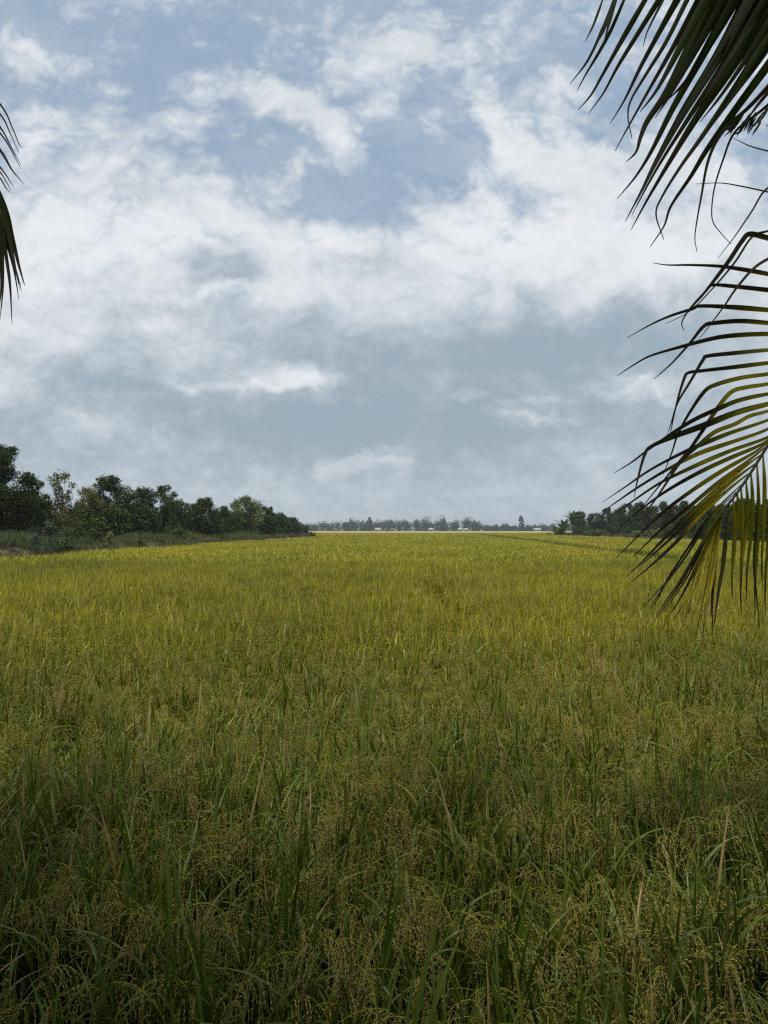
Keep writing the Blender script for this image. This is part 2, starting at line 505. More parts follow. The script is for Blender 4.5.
def strip(a): return np.concatenate(a)
xs = strip([[-2500, -900, -300, -120, -60], np.arange(-40, -12, 0.8), np.arange(-12, 30, 3.0), np.arange(30, 60, 0.9), [70, 120, 300, 900, 2500]])
ys = strip([[-2500, -600, -120, -40, -15, -6, -3, -1.5], np.arange(-1.2, 1.6, 0.2), np.arange(2, 60, 1.2), np.arange(60, 190, 2.0), [200, 260, 400, 700, 1200, 2500]])
gx, gy = np.meshgrid(xs, ys)
gz = ground_z(gx, gy)
idx = np.arange(gx.size).reshape(gx.shape)
q = np.stack([idx[:-1, :-1], idx[:-1, 1:], idx[1:, 1:], idx[1:, :-1]], -1).reshape(-1, 4)
mb = MB(); mb.add(np.stack([gx, gy, gz], -1).reshape(-1, 3), [q])
fc = np.stack([gx, gy, gz], -1).reshape(-1, 3)[q].mean(1)
mb.m = [np.where(fc[:, 2] > 0.03, 1, 0)]
tag(mb.build('ground', [M_SOIL, M_BANK], smooth=True), kind='structure')

# ------------------------------------------------------------------ rice plants
def blade_pts(base, az, L, a0, bend, n, rng, power=1.6):
    t = np.linspace(0, 1, n)
    ang = a0 + bend * t ** power
    ds = L / (n - 1)
    h = np.concatenate([[0], np.cumsum(np.sin(ang[:-1]) * ds)])
    v = np.concatenate([[0], np.cumsum(np.cos(ang[:-1]) * ds)])
    az2 = az + rng.normal(0, 0.12) * t
    return base + np.stack([h * np.cos(az2), h * np.sin(az2), v], 1), t

def tiller(mb, x, y, rng, lod, hscale=1.0):
    H = rng.uniform(0.66, 0.80) * hscale
    laz = rng.uniform(0, 6.28); lean = abs(rng.normal(0, 0.10))
    nst = 6 if lod == 0 else 3
    st, _ = blade_pts(np.array([x, y, 0.0]), laz, H, lean * 0.4, lean * 1.5, nst, rng)
    green = rng.uniform(0, 0.45) + (0.1 if lod else 0)
    tube(mb, st, np.linspace(0.0032, 0.0018, nst), 3, (green, 0, rng.random()))
    nl = rng.integers(4, 7) if lod == 0 else 5
    n = 9 if lod == 0 else 5
    for k in range(nl):
        hb = H * rng.uniform(0.35, 0.92) if k else H * rng.uniform(0.85, 0.98)
        base = np.array([np.interp(hb, st[:, 2], st[:, i]) for i in range(3)])
        az = rng.uniform(0, 6.28)
        L = rng.uniform(0.24, 0.42) * hscale
        r = rng.random()
        if r < (0.56 if lod == 0 else 0.72): a0, bend = rng.uniform(0.05, 0.30), rng.uniform(0.0, 0.5)
        elif r < 0.87: a0, bend = rng.uniform(0.2, 0.6), rng.uniform(0.6, 1.6)
        else: a0, bend = rng.uniform(0.3, 0.6), rng.uniform(1.8, 2.6)
        P, t = blade_pts(base, az, L, a0, bend, n, rng)
        w0 = rng.uniform(0.0105, 0.0185) * (1.0 if lod == 0 else 0.95)
        wd = w0 * np.minimum(1, 0.45 + 3 * t) * np.maximum(1 - t, 0.0) ** 0.55 + 0.0004
        dry = 1.0 if rng.random() < 0.07 else 0.0
        g = np.clip(green + rng.normal(0, 0.12), 0, 1)
        tt = np.stack([np.clip(g + 0.35 * t ** 2, 0, 1), np.full(n, dry) * 0.8 + 0.5 * (t > 0.93) * (rng.random() < 0.4), np.full(n, rng.random())], 1)
        tw = rng.normal(0, 0.5)
        sd = np.array([-math.sin(az), math.cos(az), 0]) + tw * np.array([math.cos(az), math.sin(az), 0.3])
        ribbon(mb, P, wd, sd, 0.22, tt, 0, flat=(lod > 0))
    if rng.random() < 0.50:
        top = st[-1]; az = laz + rng.normal(0, 0.6)
        L = rng.uniform(0.17, 0.27)
        P, t = blade_pts(top, az, L, 0.15, rng.uniform(1.7, 2.9), 10, rng, 1.2)
        P[:, 2] += 0.06
        pc = (rng.uniform(0.0, 1.0), 0, 0)
        if lod == 0:
            tube(mb, P, np.linspace(0.0014, 0.0006, 10), 3, (0.5, 0, 0.6), 1)
            C, D = [], []
            for b in range(rng.integers(5, 8)):
                tb = 0.25 + 0.72 * b / 8
                i = min(int(tb * 9), 8); bp = P[i] + (P[i + 1] - P[i]) * (tb * 9 - i)
                td = norm(P[i + 1] - P[i])
                baz = rng.uniform(0, 6.28)
                d0 = norm(td + 0.30 * np.array([math.cos(baz), math.sin(baz), 0.0]))
                bl = rng.uniform(0.07, 0.12) * (1.15 - 0.5 * tb)
                ng = max(5, int(bl / 0.0056))
                pp = bp.copy(); d = d0.copy()
                line = [pp.copy()]
                for g_ in range(ng):
                    d = norm(d + np.array([0, 0, -0.42])); pp = pp + d * bl / ng
                    line.append(pp.copy())
                    off = rng.normal(0, 0.0013, 3)
                    C.append(pp + off); D.append(d + rng.normal(0, 0.14, 3))
                tube(mb, np.array(line)[::max(1, len(line) // 4)], 0.0005, 3, (0.5, 0, 0.6), 1)
            C = np.array(C); D = np.array(D); k = len(C)
            spindles(mb, C, D, rng.uniform(0.0105, 0.0135, k), rng.uniform(0.0017, 0.0022, k),
                     np.stack([np.full(k, pc[0]) + rng.normal(0, 0.15, k), np.full(k, 0.75), rng.random(k)], 1), 1, 4)
        else:
            k = 14
            j = rng.integers(2, 10, k)
            C = P[j] + rng.normal(0, 0.013, (k, 3)) - np.array([0, 0, 0.012]); D = norm(np.gradient(P, axis=0))[j] + rng.normal(0, 0.35, (k, 3))
            spindles(mb, C, D, rng.uniform(0.022, 0.04, k), 0.0028, np.stack([np.full(k, pc[0]) + rng.normal(0, 0.15, k), np.full(k, 0.45), rng.random(k)], 1), 1, 3)

coll = bpy.data.collections.new('rice_variants')     # sources only, never linked to the scene
variants = []
def variant(mb):
    nm = 'rice_%03d' % len(variants)
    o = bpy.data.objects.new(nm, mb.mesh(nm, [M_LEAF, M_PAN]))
    coll.objects.link(o); variants.append(o)

N0, N1, N2, N3 = 9, 7, 6, 5
for v in range(N0):
    rng = np.random.default_rng(100 + v); mb = MB()
    for i in range(13):
        a, r = rng.uniform(0, 6.28), 0.13 * math.sqrt(rng.random()); tiller(mb, r * math.cos(a), r * math.sin(a), rng, 0)
    variant(mb)
for v in range(N1):
    rng = np.random.default_rng(200 + v); mb = MB()
    for i in range(30):
        a, r = rng.uniform(0, 6.28), 0.22 * math.sqrt(rng.random()); tiller(mb, r * math.cos(a), r * math.sin(a), rng, 1)
    variant(mb)
def patch(mb, size, n, wid, rng, hjit=0.07, hh=0.93):
    """upper part of the crop over a square metre or more: blades and nodding ears"""
    x = rng.uniform(-size / 2, size / 2, n); y = rng.uniform(-size / 2, size / 2, n)
    for i in range(n):
        az = rng.uniform(0, 6.28); ear = rng.random() < 0.38
        L = rng.uniform(0.28, 0.45)
        z0 = hh + rng.normal(0, hjit) - L * (0.8 if ear else 1.0)
        bend = rng.uniform(1.2, 2.6) if ear else rng.uniform(0.0, 0.9)
        P, t = blade_pts(np.array([x[i], y[i], z0]), az, L, rng.uniform(0.03, 0.3), bend, 5 if ear else 4, rng)
        wd = wid * rng.uniform(0.6, 1.2) * np.where(ear, np.minimum(1, 0.15 + 1.2 * t), 1.0) * np.maximum(1 - t, 0.05) ** (0.35 if ear else 0.6)
        sd = np.array([math.cos(az + 1.57 + rng.normal(0, .6)), math.sin(az + 1.57 + rng.normal(0, .6)), 0])
        g = rng.uniform(0.0, 0.34)
        tt = np.stack([np.clip(g + 0.3 * t, 0, 1), np.full(len(t), 1.0 if rng.random() < 0.04 else 0.0), np.full(len(t), rng.random())], 1)
        ribbon(mb, P, wd, sd, 0, tt, 1 if ear else 0, flat=True)
for v in range(N2):
    rng = np.random.default_rng(300 + v); mb = MB(); patch(mb, 1.15, 520, 0.019, rng); variant(mb)
for v in range(N3):
    rng = np.random.default_rng(400 + v); mb = MB(); patch(mb, 3.6, 900, 0.06, rng, 0.07); variant(mb)

rng = np.random.default_rng(7)
def grid_pts(x0, x1, y0, y1, step, jit, test):
    gx, gy = np.meshgrid(np.arange(x0, x1, step), np.arange(y0, y1, step))
    p = np.stack([gx.ravel(), gy.ravel()], 1) + rng.uniform(-jit, jit, (gx.size, 2)) * step
    return p[test(p[:, 0], p[:, 1])]
def infield(x, y, m=0.0):
    a = (x > lbank(y) + 0.1 + m) | (y > 148)
    b = (x < rbank(y) - 0.1 - m) | (y > 176)
    return a & b & (y > 1.05)
def fur1(x, y): return (np.abs(x - (9.6 + 0.085 * y)) < 0.8) & (y > 18)
def fur2(x, y): return (np.abs(x - (1.15 + 0.004 * y + 0.15 * np.sin(y * 0.4))) < 0.25) & (y > 9)
P0 = grid_pts(-7, 7, 1.05, 6.6, 0.168, 0.45, lambda x, y: infield(x, y) & (np.abs(x) < 1.5 + 0.72 * y))
P1 = grid_pts(-22, 24, 6.6, 24, 0.255, 0.5, lambda x, y: infield(x, y) & (np.abs(x) < 2.5 + 0.72 * y) & ~fur2(x, y))
P2 = grid_pts(-30, 60, 24, 84, 0.95, 0.3, lambda x, y: infield(x, y) & (np.abs(x) < 4 + 0.75 * y) & ~fur1(x, y))
P3 = grid_pts(-190, 230, 84, 300, 3.0, 0.3, lambda x, y: infield(x, y, 1.2) & (np.abs(x) < 6 + 0.75 * y))
# sides of the near field (out of the picture, seen from a step aside)
PS = grid_pts(-15, 30, 1.3, 24, 1.0, 0.2, lambda x, y: infield(x, y, 0.3) & (np.abs(x) > 2.6 + 0.72 * y))
allp, allr, alls, alli = [], [], [], []
def emit(P, lo, n, tilt, s0, s1, lodge=0.0):
    k = len(P)
    x, y = P[:, 0], P[:, 1]
    allp.append(np.stack([x, y, ground_z(x, y) * 0], 1))
    allr.append(np.stack([rng.normal(0, tilt, k), rng.normal(0, tilt, k), rng.uniform(0, 6.28, k)], 1))
    lm = lodge * np.clip(np.sin(x * 1.1 + 2.2 * np.sin(y * 0.7)) * np.sin(y * 0.9 + x * 0.4 + 1), 0, 1)
    allr[-1][:, 0] += lm * rng.normal(0.8, 0.5, k); allr[-1][:, 1] += lm * rng.normal(0.4, 0.6, k)
    hv = 1 + 0.07 * np.sin(x * 0.7 + 2 * np.sin(y * 0.33)) * np.cos(y * 0.55) - 0.30 * fur1(x, y)
    sz = rng.uniform(s0, s1, k) * hv
    alls.append(np.stack([np.ones(k), np.ones(k), sz], 1))
    alli.append(rng.integers(lo, lo + n, k))
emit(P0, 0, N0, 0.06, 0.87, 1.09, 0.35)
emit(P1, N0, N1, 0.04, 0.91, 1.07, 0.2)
emit(P2, N0 + N1, N2, 0.0, 0.96, 1.03)
emit(PS, N0 + N1, N2, 0.0, 0.96, 1.03)
emit(P3, N0 + N1 + N2, N3, 0.0, 0.97, 1.03)
allp, allr, alls, alli = (np.concatenate(a) for a in (allp, allr, alls, alli))
print('rice instances', len(allp))
me = bpy.data.meshes.new('rice_crop')
me.vertices.add(len(allp)); me.vertices.foreach_set('co', allp.ravel())
for nm, typ, key, arr in (('rot', 'FLOAT_VECTOR', 'vector', allr), ('scl', 'FLOAT_VECTOR', 'vector', alls), ('idx', 'INT', 'value', alli)):
    at = me.attributes.new(nm, typ, 'POINT'); at.data.foreach_set(key, arr.ravel())
rice = bpy.data.objects.new('rice_crop', me); sc.collection.objects.link(rice)
tag(rice, 'ripening yellow green rice standing over the whole field', 'rice', kind='stuff')

def instancer(obj, coll):
    ng = bpy.data.node_groups.new('scatter', 'GeometryNodeTree')
    ng.interface.new_socket('Geometry', in_out='INPUT', socket_type='NodeSocketGeometry')
    ng.interface.new_socket('Geometry', in_out='OUTPUT', socket_type='NodeSocketGeometry')
    n, l = ng.nodes, ng.links
    gi, go = n.new('NodeGroupInput'), n.new('NodeGroupOutput')
    iop = n.new('GeometryNodeInstanceOnPoints'); ci = n.new('GeometryNodeCollectionInfo')
    ci.inputs['Collection'].default_value = coll
    ci.inputs['Separate Children'].default_value = True
    ci.inputs['Reset Children'].default_value = True
    def named(nm, typ):
        a = n.new('GeometryNodeInputNamedAttribute'); a.data_type = typ; a.inputs[0].default_value = nm
        return [o for o in a.outputs if o.enabled and o.name == 'Attribute'][0]
    l.new(gi.outputs[0], iop.inputs['Points']); l.new(ci.outputs[0], iop.inputs['Instance'])
    iop.inputs['Pick Instance'].default_value = True
    l.new(named('idx', 'INT'), iop.inputs['Instance Index'])
    l.new(named('rot', 'FLOAT_VECTOR'), iop.inputs['Rotation'])
    l.new(named('scl', 'FLOAT_VECTOR'), iop.inputs['Scale'])
    l.new(iop.outputs[0], go.inputs[0])
    md = obj.modifiers.new('scatter', 'NODES'); md.node_group = ng
instancer(rice, coll)

# far field: closed canopy seen at a grazing angle
xs = np.linspace(-900, 900, 181); ys = np.concatenate([np.arange(292, 400, 4.0), np.arange(400, 690, 10.0)])
gx, gy = np.meshgrid(xs, ys)
gz = 0.86 + 0.05 * np.sin(gx * 0.31 + gy * 0.2) + rng.normal(0, 0.03, gx.shape)
idx = np.arange(gx.size).reshape(gx.shape)
q = np.stack([idx[:-1, :-1], idx[:-1, 1:], idx[1:, 1:], idx[1:, :-1]], -1).reshape(-1, 4)
mb = MB(); mb.add(np.stack([gx, gy, gz], -1).reshape(-1, 3), [q])
tag(mb.build('distant_rice', M_CANOPY, smooth=True), 'pale tan ripe rice at the far edge of the field', 'rice', kind='stuff')

# ------------------------------------------------------------------ grass and brush on the banks
gcoll = bpy.data.collections.new('bank_variants')
def tuft(seed, n, h, wdt, spread, bendy=1.2, dry=0.5):
    rng = np.random.default_rng(seed); mb = MB()
    for i in range(n):
        a, r = rng.uniform(0, 6.28), spread * math.sqrt(rng.random())
        P, t = blade_pts(np.array([r * math.cos(a), r * math.sin(a), -0.03]), rng.uniform(0, 6.28), h * rng.uniform(0.5, 1.2), rng.uniform(0, 0.6), rng.uniform(0.2, bendy), 4, rng)
        az = rng.uniform(0, 6.28)
        ribbon(mb, P, wdt * np.maximum(1 - t, 0.05) ** 0.6, (math.cos(az), math.sin(az), 0), 0,
               (rng.random(), 1.0 if rng.random() < dry else 0.0, rng.random()), 0, flat=True)
    return mb
for i, (h, dry) in enumerate(((0.28, 0.2), (0.42, 0.10), (0.60, 0.05), (0.25, 0.45))):
    o = bpy.data.objects.new('tuft_%d' % i, tuft(50 + i, 170, h, 0.03, 0.6, 1.6, dry).mesh('tuft', [M_BRUSH])); gcoll.objects.link(o)
def bank_grass(name, label, pts):
    k = len(pts); x, y = pts[:, 0], pts[:, 1]
    me = bpy.data.meshes.new(name); me.vertices.add(k)
    me.vertices.foreach_set('co', np.stack([x, y, ground_z(x, y) - 0.02], 1).ravel())
    patchy = np.sin(x * 0.6 + 1.3) + np.sin(y * 0.23 + 0.8 * np.sin(x))
    ii = np.where(rng.random(k) < 0.35, rng.integers(0, 4, k), np.where(patchy > 0.4, 2, np.where(patchy < -0.5, 3, 1)))
    for nm, typ, key, arr in (('rot', 'FLOAT_VECTOR', 'vector', np.stack([np.zeros(k), np.zeros(k), rng.uniform(0, 6.28, k)], 1)),
                              ('scl', 'FLOAT_VECTOR', 'vector', np.repeat(rng.uniform(0.6, 1.3, k), 3)), ('idx', 'INT', 'value', ii)):
        at = me.attributes.new(nm, typ, 'POINT'); at.data.foreach_set(key, np.asarray(arr).ravel())
    o = bpy.data.objects.new(name, me); sc.collection.objects.link(o)
    tag(o, label, 'grass', kind='stuff'); instancer(o, gcoll)
bank_grass('bank_grass', 'dry grey brown grass on the bank below the row of trees', np.concatenate([
    grid_pts(-26, -14.9, 10, 150, 0.75, 0.5, lambda x, y: (x < lbank(y) - 0.3)),
    grid_pts(30, 44, 40, 178, 0.9, 0.5, lambda x, y: (x > rbank(y) + 0.3) & (x < rbank(y) + 7))]))
bank_grass('dyke_grass', 'grass on the dyke under the coconut palms', grid_pts(-6, 6, -4, 0.5, 0.6, 0.5, lambda x, y: (np.hypot(x, y) > 1.2)))

# ------------------------------------------------------------------ trees
def make_tree(name, label, cat, x, y, H, W, seed, mat, group=None, leaf=0.085, nleaf=9000, nclump=22, low=0.10, airy=0.5,
              brown=0.03, top_bias=0.0, clr=None, squash=1.0, lean=0.0, drop=0.0):
    rng = np.random.default_rng(seed)
    gz = float(ground_z(x, y))
    nleaf = int(nleaf * 1.3)
    root = empty(name, (x, y, gz - 0.05 - drop))
    tag(root, label, cat, group)
    # clump centres in an uneven crown
    C, Rr = [], []
    for i in range(nclump):
        t = (i + rng.random()) / nclump
        h = low + (1 - low) * t
        prof = (0.72 + 0.35 * t) if t < 0.45 else max(0.34, 0.95 * (1 - ((t - 0.45) / 0.66) ** 1.9))
        a = i * 2.399 + rng.normal(0, 0.7); r = W / 2 * prof * math.sqrt(rng.uniform(0.04, 1.0))
        rad = W * rng.uniform(0.11, 0.24) * (1.2 - 0.45 * t)
        C.append([r * math.cos(a) + lean * h, r * math.sin(a) * 0.9, min(h * H, H - rad * 0.6)]); Rr.append(rad)
        # small satellite sprays break the outline
        for s_ in range(2):
            v_ = norm(rng.normal(0, 1, 3) + np.array([0, 0, 0.4])); c_ = np.array(C[-1 - s_]) + v_ * rad * rng.uniform(0.7, 1.15)
            c_[2] = min(c_[2], H - 0.1); C.append(list(c_)); Rr.append(rad * rng.uniform(0.3, 0.55))
    C = np.array(C); Rr = np.array(Rr)
    tb = MB()
    th = H * 0.8
    k = 7; tt = np.linspace(0, 1, k)
    tr = np.stack([lean * tt * 0.8 + rng.normal(0, 0.06, k) * H * 0.12 * tt, rng.normal(0, 0.05, k) * tt, tt * th], 1)
    r0 = 0.035 * H * 0.55
    tube(tb, tr, r0 * (1 - 0.85 * tt), 8)
    for c in C[:: max(1, len(C) // 18)]:
        hb = np.clip(c[2] * rng.uniform(0.45, 0.7), 0.12 * H, th * 0.95)
        b = np.array([np.interp(hb, tr[:, 2], tr[:, i]) for i in range(3)])
        mid = (b + c) / 2 + np.array([0, 0, -0.06 * H]) + rng.normal(0, 0.04 * H, 3)
        L = catmull([b, mid, c], 4)
        rr = r0 * (1 - 0.85 * hb / th) * 0.6
        tube(tb, L, np.linspace(rr, rr * 0.2, len(L)), 5)
        for q_ in range(3):
            e = c + rng.normal(0, 0.5, 3) * W * 0.14
            tube(tb, [L[-3], (L[-3] + e) / 2 + rng.normal(0, .05, 3), e], [rr * 0.3, rr * 0.2, rr * 0.1], 4)
    tb.build('trunk', M_BARK, root, smooth=True)
    # leaves: small folded diamonds gathered in sprays
    wts = Rr ** 1.8; wts /= wts.sum()
    ci = rng.choice(len(C), nleaf, p=wts)
    nsp = len(C) * 14
    sc_i = rng.integers(0, nsp, nleaf)
    spd = norm(rng.normal(0, 1, (nsp, 3))); spr = rng.random(nsp) ** 0.45
    d = spd[sc_i]; d[:, 2] *= squash
    rad = Rr[ci] * spr[sc_i]
    p = C[ci] + d * rad[:, None] + rng.normal(0, 1, (nleaf, 3)) * (Rr[ci] * 0.16 * (0.5 + airy))[:, None]
    p[:, 2] = np.clip(p[:, 2], 0.08, None)
    nrm = norm(rng.normal(0, 1, (nleaf, 3)) * 0.8 + d * 0.5 + np.array([0, 0, 0.6]))
    ax = norm(np.cross(nrm, rng.normal(0, 1, (nleaf, 3)))); bx = np.cross(nrm, ax)
    ln = leaf * rng.uniform(0.6, 1.4, nleaf)[:, None]
    v = np.stack([p - ax * ln, p + bx * ln * 0.42 + nrm * ln * 0.1, p + ax * ln, p - bx * ln * 0.42 + nrm * ln * 0.1], 1)
    i0 = np.arange(nleaf) * 4
    ctint = rng.random(len(C)); stint = rng.random(nsp)
    tx = np.clip(0.3 * ctint[ci] + 0.35 * stint[sc_i] + 0.35 * rng.random(nleaf), 0, 1)
    bc = (rng.random(len(C)) < brown)[ci] * 0.8
    ty = np.clip(np.where(rng.random(nleaf) < brown, 0.7, 0) + bc * rng.random(nleaf), 0, 1)
    lb = MB()
    lb.add(v.reshape(-1, 3), [np.stack([i0, i0 + 1, i0 + 2, i0 + 3], -1)],
           np.repeat(np.stack([tx, ty, rng.random(nleaf)], 1), 4, 0))
    lb.build('crown', mat, root)
    return root

def xy(px, dist): return (px - 384) / F * dist, dist
def ht(px_top, dist, x, y): return 2.05 + (530 - px_top) / F * dist - float(ground_z(x, y)) + 0.05

LG = 'trees along the left bank'
left = [  # px, py of the top, distance, width, material, label, kwargs
    (4, 447, 35.0, 3.1, M_DARK, 'tallest dark tree of the left row, cut by the left edge of the photo', dict(nleaf=25000, nclump=34, low=0.04, leaf=0.075)),
    (30, 491, 36.5, 2.4, M_DARK, 'dark bushy tree pressed against the tallest left tree', dict(nleaf=9000, low=0.05)),
    (62, 473, 37.5, 2.1, M_OLIVE, 'thin olive brown tree with sparse leaves and gaps of sky', dict(nleaf=2600, nclump=15, low=0.25, airy=0.8, leaf=0.07, brown=0.06)),
    (50, 503, 39.0, 2.8, M_DARK, 'low dark tree at the foot of the sparse olive tree', dict(nleaf=6000, low=0.04)),
    (86, 488, 46.0, 1.9, M_OLIVE, 'small olive tree with thin leaves beside the pointed dark tree', dict(nleaf=2600, nclump=14, low=0.3, airy=0.7, leaf=0.075)),
    (78, 508, 45.0, 2.6, M_MID, 'low tree with rusty brown leaves between the olive trees', dict(nleaf=5200, low=0.03, brown=0.16)),
    (109, 478, 49.0, 3.4, M_DARK, 'dark tree with a pointed top, second highest in the left row', dict(nleaf=16000, nclump=26, low=0.05)),
    (140, 490, 56.0, 3.5, M_DARK, 'broad dark tree right of the pointed one', dict(nleaf=10000, low=0.05)),
    (157, 486, 58.0, 3.0, M_DARK, 'dark tree whose top branch juts out to the right', dict(nleaf=8000, nclump=22, low=0.08, lean=0.7)),
    (176, 500, 64.0, 2.9, M_MID, 'green tree with a lighter crown in the middle of the left row', dict(nleaf=7000, low=0.05)),
    (205, 499, 72.0, 3.6, M_DARK, 'round dark tree in the middle of the left row', dict(nleaf=10000, low=0.05)),
    (192, 504, 70.0, 2.6, M_DARK, 'small dark tree touching the round dark tree on its left', dict(nleaf=5000, low=0.05)),
    (222, 507, 82.0, 3.0, M_DARK, 'low dark tree left of the pale crown', dict(nleaf=6000, low=0.05)),
    (247, 498, 98.0, 4.6, M_PALE, 'pale grey green tree rising over the dark ones', dict(nleaf=7000, low=0.2, leaf=0.14)),
    (262, 507, 100.0, 4.2, M_DARK, 'dark tree in front of the pale crown', dict(nleaf=8000, low=0.05, leaf=0.13)),
    (240, 520, 88.0, 3.2, M_MID, 'leafy green low tree below the pale crown', dict(nleaf=5000, low=0.03, leaf=0.12)),
    (277, 514, 115.0, 4.2, M_DARK, 'dark tree near the far end of the left row', dict(nleaf=6500, low=0.05, leaf=0.14)),
    (290, 518, 128.0, 4.2, M_DARK, 'last full dark tree of the left row', dict(nleaf=6000, low=0.05, leaf=0.15)),
    (301, 526, 140.0, 3.6, M_MID, 'small low tree at the end of the left bank', dict(nleaf=3500, low=0.03, leaf=0.15)),
]
for i, (px, top, dist, W, m, lab, kw) in enumerate(left):
    if dist < 60: dist, W = dist * 1.16, W * 1.14      # the row stands back from the foot of the bank
    x, y = xy(px, dist)
    make_tree('bank_tree', lab, 'tree', x, y, ht(top, dist, x, y), W, 900 + i, m, LG, **kw)
# background growth filling the row behind
for i, (px, top, dist) in enumerate(((20, 508, 50), (72, 520, 50), (95, 505, 54), (130, 505, 62), (165, 510, 70), (218, 512, 86), (235, 514, 96), (270, 516, 120))):
    x, y = xy(px, dist)
    labs = ['shadowy tree behind the tallest left tree', 'shadowy tree behind the rusty leaved tree', 'shadowy tree behind the pointed dark tree, left side',
            'shadowy tree in the gap right of the pointed dark tree', 'shadowy tree behind the jutting branch tree', 'shadowy tree behind the low dark tree left of the pale crown',
            'shadowy tree just left of the pale crown', 'shadowy tree just right of the pale crown']
    make_tree('bank_tree', labs[i], 'tree', x, y, ht(top, dist, x, y), 4.6, 950 + i, M_DARK, LG, nleaf=6500, low=0.03, leaf=0.15)
# shrubs on the bank
SG = 'shrubs on the left bank'
for i, (px, top, dist, W, m, lab) in enumerate((
        (47, 521, 32.5, 2.1, M_BLUISH, 'blue grey bush on the bank beside the rice, below the olive tree'),
        (108, 531, 38.0, 0.9, M_PALE, 'small yellow green shrub alone on the bank edge'),
        (140, 531, 45.0, 0.9, M_MID, 'little dark shrub on the bank right of the yellow green one'),
        (92, 518, 44.0, 1.3, M_MID, 'small conical green shrub before the pointed dark tree'),
        (178, 529, 60.0, 1.3, M_MID, 'low shrub on the bank in the middle of the row'),
        (255, 533, 92.0, 2.6, M_MID, 'wide low shrub below the pale tree'),
        (312, 532, 144.0, 2.6, M_MID, 'last low shrub where the left bank runs out'),
        (65, 528, 37.0, 1.4, M_BRUSH, 'greyish dry shrub beside the blue grey bush'))):
    x, y = xy(px, dist)
    make_tree('shrub', lab, 'shrub', x, y, max(0.7, ht(top, dist, x, y)), W, 1000 + i, m, SG, nleaf=1600 if dist < 60 else 1000, nclump=12, low=0.05,
              leaf=0.06 if dist < 50 else 0.11)

RG = 'trees along the right bank'
right = [
    (575, 513, 160, 4.2, M_DARK), (590, 514, 155, 4.2, M_DARK), (602, 509, 150, 3.4, M_DARK), (612, 509, 142, 5.2, M_DARK), (624, 505, 135, 4.2, M_MID),
    (635, 502, 128, 3.4, M_DARK), (646, 507, 120, 4.4, M_DARK), (656, 502, 112, 3.2, M_MID), (667, 506, 106, 4.0, M_DARK), (678, 501, 100, 3.2, M_DARK),
    (690, 507, 94, 3.8, M_MID), (702, 503, 88, 3.0, M_DARK), (716, 507, 83, 3.8, M_DARK), (731, 501, 78, 3.2, M_DARK), (746, 505, 74, 3.8, M_MID), (763, 499, 70, 3.4, M_DARK),
    (783, 503, 66, 4.0, M_DARK)]
ordn = ['second', 'third', 'fourth', 'fifth', 'sixth', 'seventh', 'eighth', 'ninth', 'tenth', 'eleventh', 'twelfth', 'thirteenth', 'fourteenth', 'fifteenth', 'sixteenth']
for i, (px, top, dist, W, m) in enumerate(right):
    x, y = xy(px, dist)
    lab = ('dark tree just behind the banana plant at the far end of the right row' if i == 0 else
           '%s %s tree of the right row, counted from the banana plant' % (ordn[i - 1] if i < 16 else 'last', 'dark' if m is M_DARK else 'dull green'))
    make_tree('row_tree', lab, 'tree', x + 1.0, y, ht(top, dist, x, y), W, 1100 + i, m, RG, nleaf=9000, low=0.04, leaf=0.12, brown=0.05, nclump=19 + 3 * (i % 3))

for i, (px, dist, W) in enumerate(((606, 165, 7), (628, 150, 7), (650, 134, 6.5), (672, 118, 6), (696, 104, 5.5), (722, 93, 5.5), (752, 84, 5.5))):
    x, y = xy(px, dist)
    make_tree('row_tree', 'dim tree behind the right row, in its %s gap counted from the banana plants' % ('first second third fourth fifth sixth seventh'.split()[i]),
              'tree', x + 3.0, y, ht(512 + (i * 5) % 4, dist, x, y), W, 1400 + i, M_DARK, RG, nleaf=7000, low=0.04, leaf=0.16)

# banana plant at the end of the right row: broad arching leaves
def banana(x, y, H, seed, label):
    rng = np.random.default_rng(seed)
    gz = float(ground_z(x, y)); root = empty('banana_plant', (x, y, gz - 0.05)); tag(root, label, 'banana plant', 'banana plants on the right bank')
    b = MB(); tube(b, [(0, 0, 0), (0.05, 0, H * 0.3), (0.02, 0.03, H * 0.58)], [0.2, 0.16, 0.10], 8); b.build('stem', M_BARK, root, smooth=True)
    lb = MB()
    for k in range(15):
        az = k * 2.4 + rng.normal(0, 0.2); L = H * rng.uniform(0.45, 0.62)
        P, t = blade_pts(np.array([0, 0, H * rng.uniform(0.3, 0.56)]), az, L, rng.uniform(0.1, 0.75), rng.uniform(0.4, 1.7), 9, rng)
        wd = 0.62 * np.sin(math.pi * np.clip(t * 0.85 + 0.08, 0, 1)) ** 0.7 * (1 + 0.15 * rng.normal(0, 1, 9))
        ribbon(lb, P, wd, (-math.sin(az), math.cos(az), 0), 0.15, (rng.random(), 0.3 * (rng.random() < 0.25), 0.5))
    lb.build('leaves', M_MID, root)
for i, (px, top, d, lab) in enumerate(((573, 509, 152, 'tallest banana plant at the far end of the right row'), (564, 517, 150, 'smaller banana plant outermost beside the rice'),
                                       (561, 525, 147, 'stubby banana plant leaning over the rice edge'))):
    x, y = xy(px, d); banana(x, y, ht(top, d, x, y) * 1.02, 60 + i, lab)
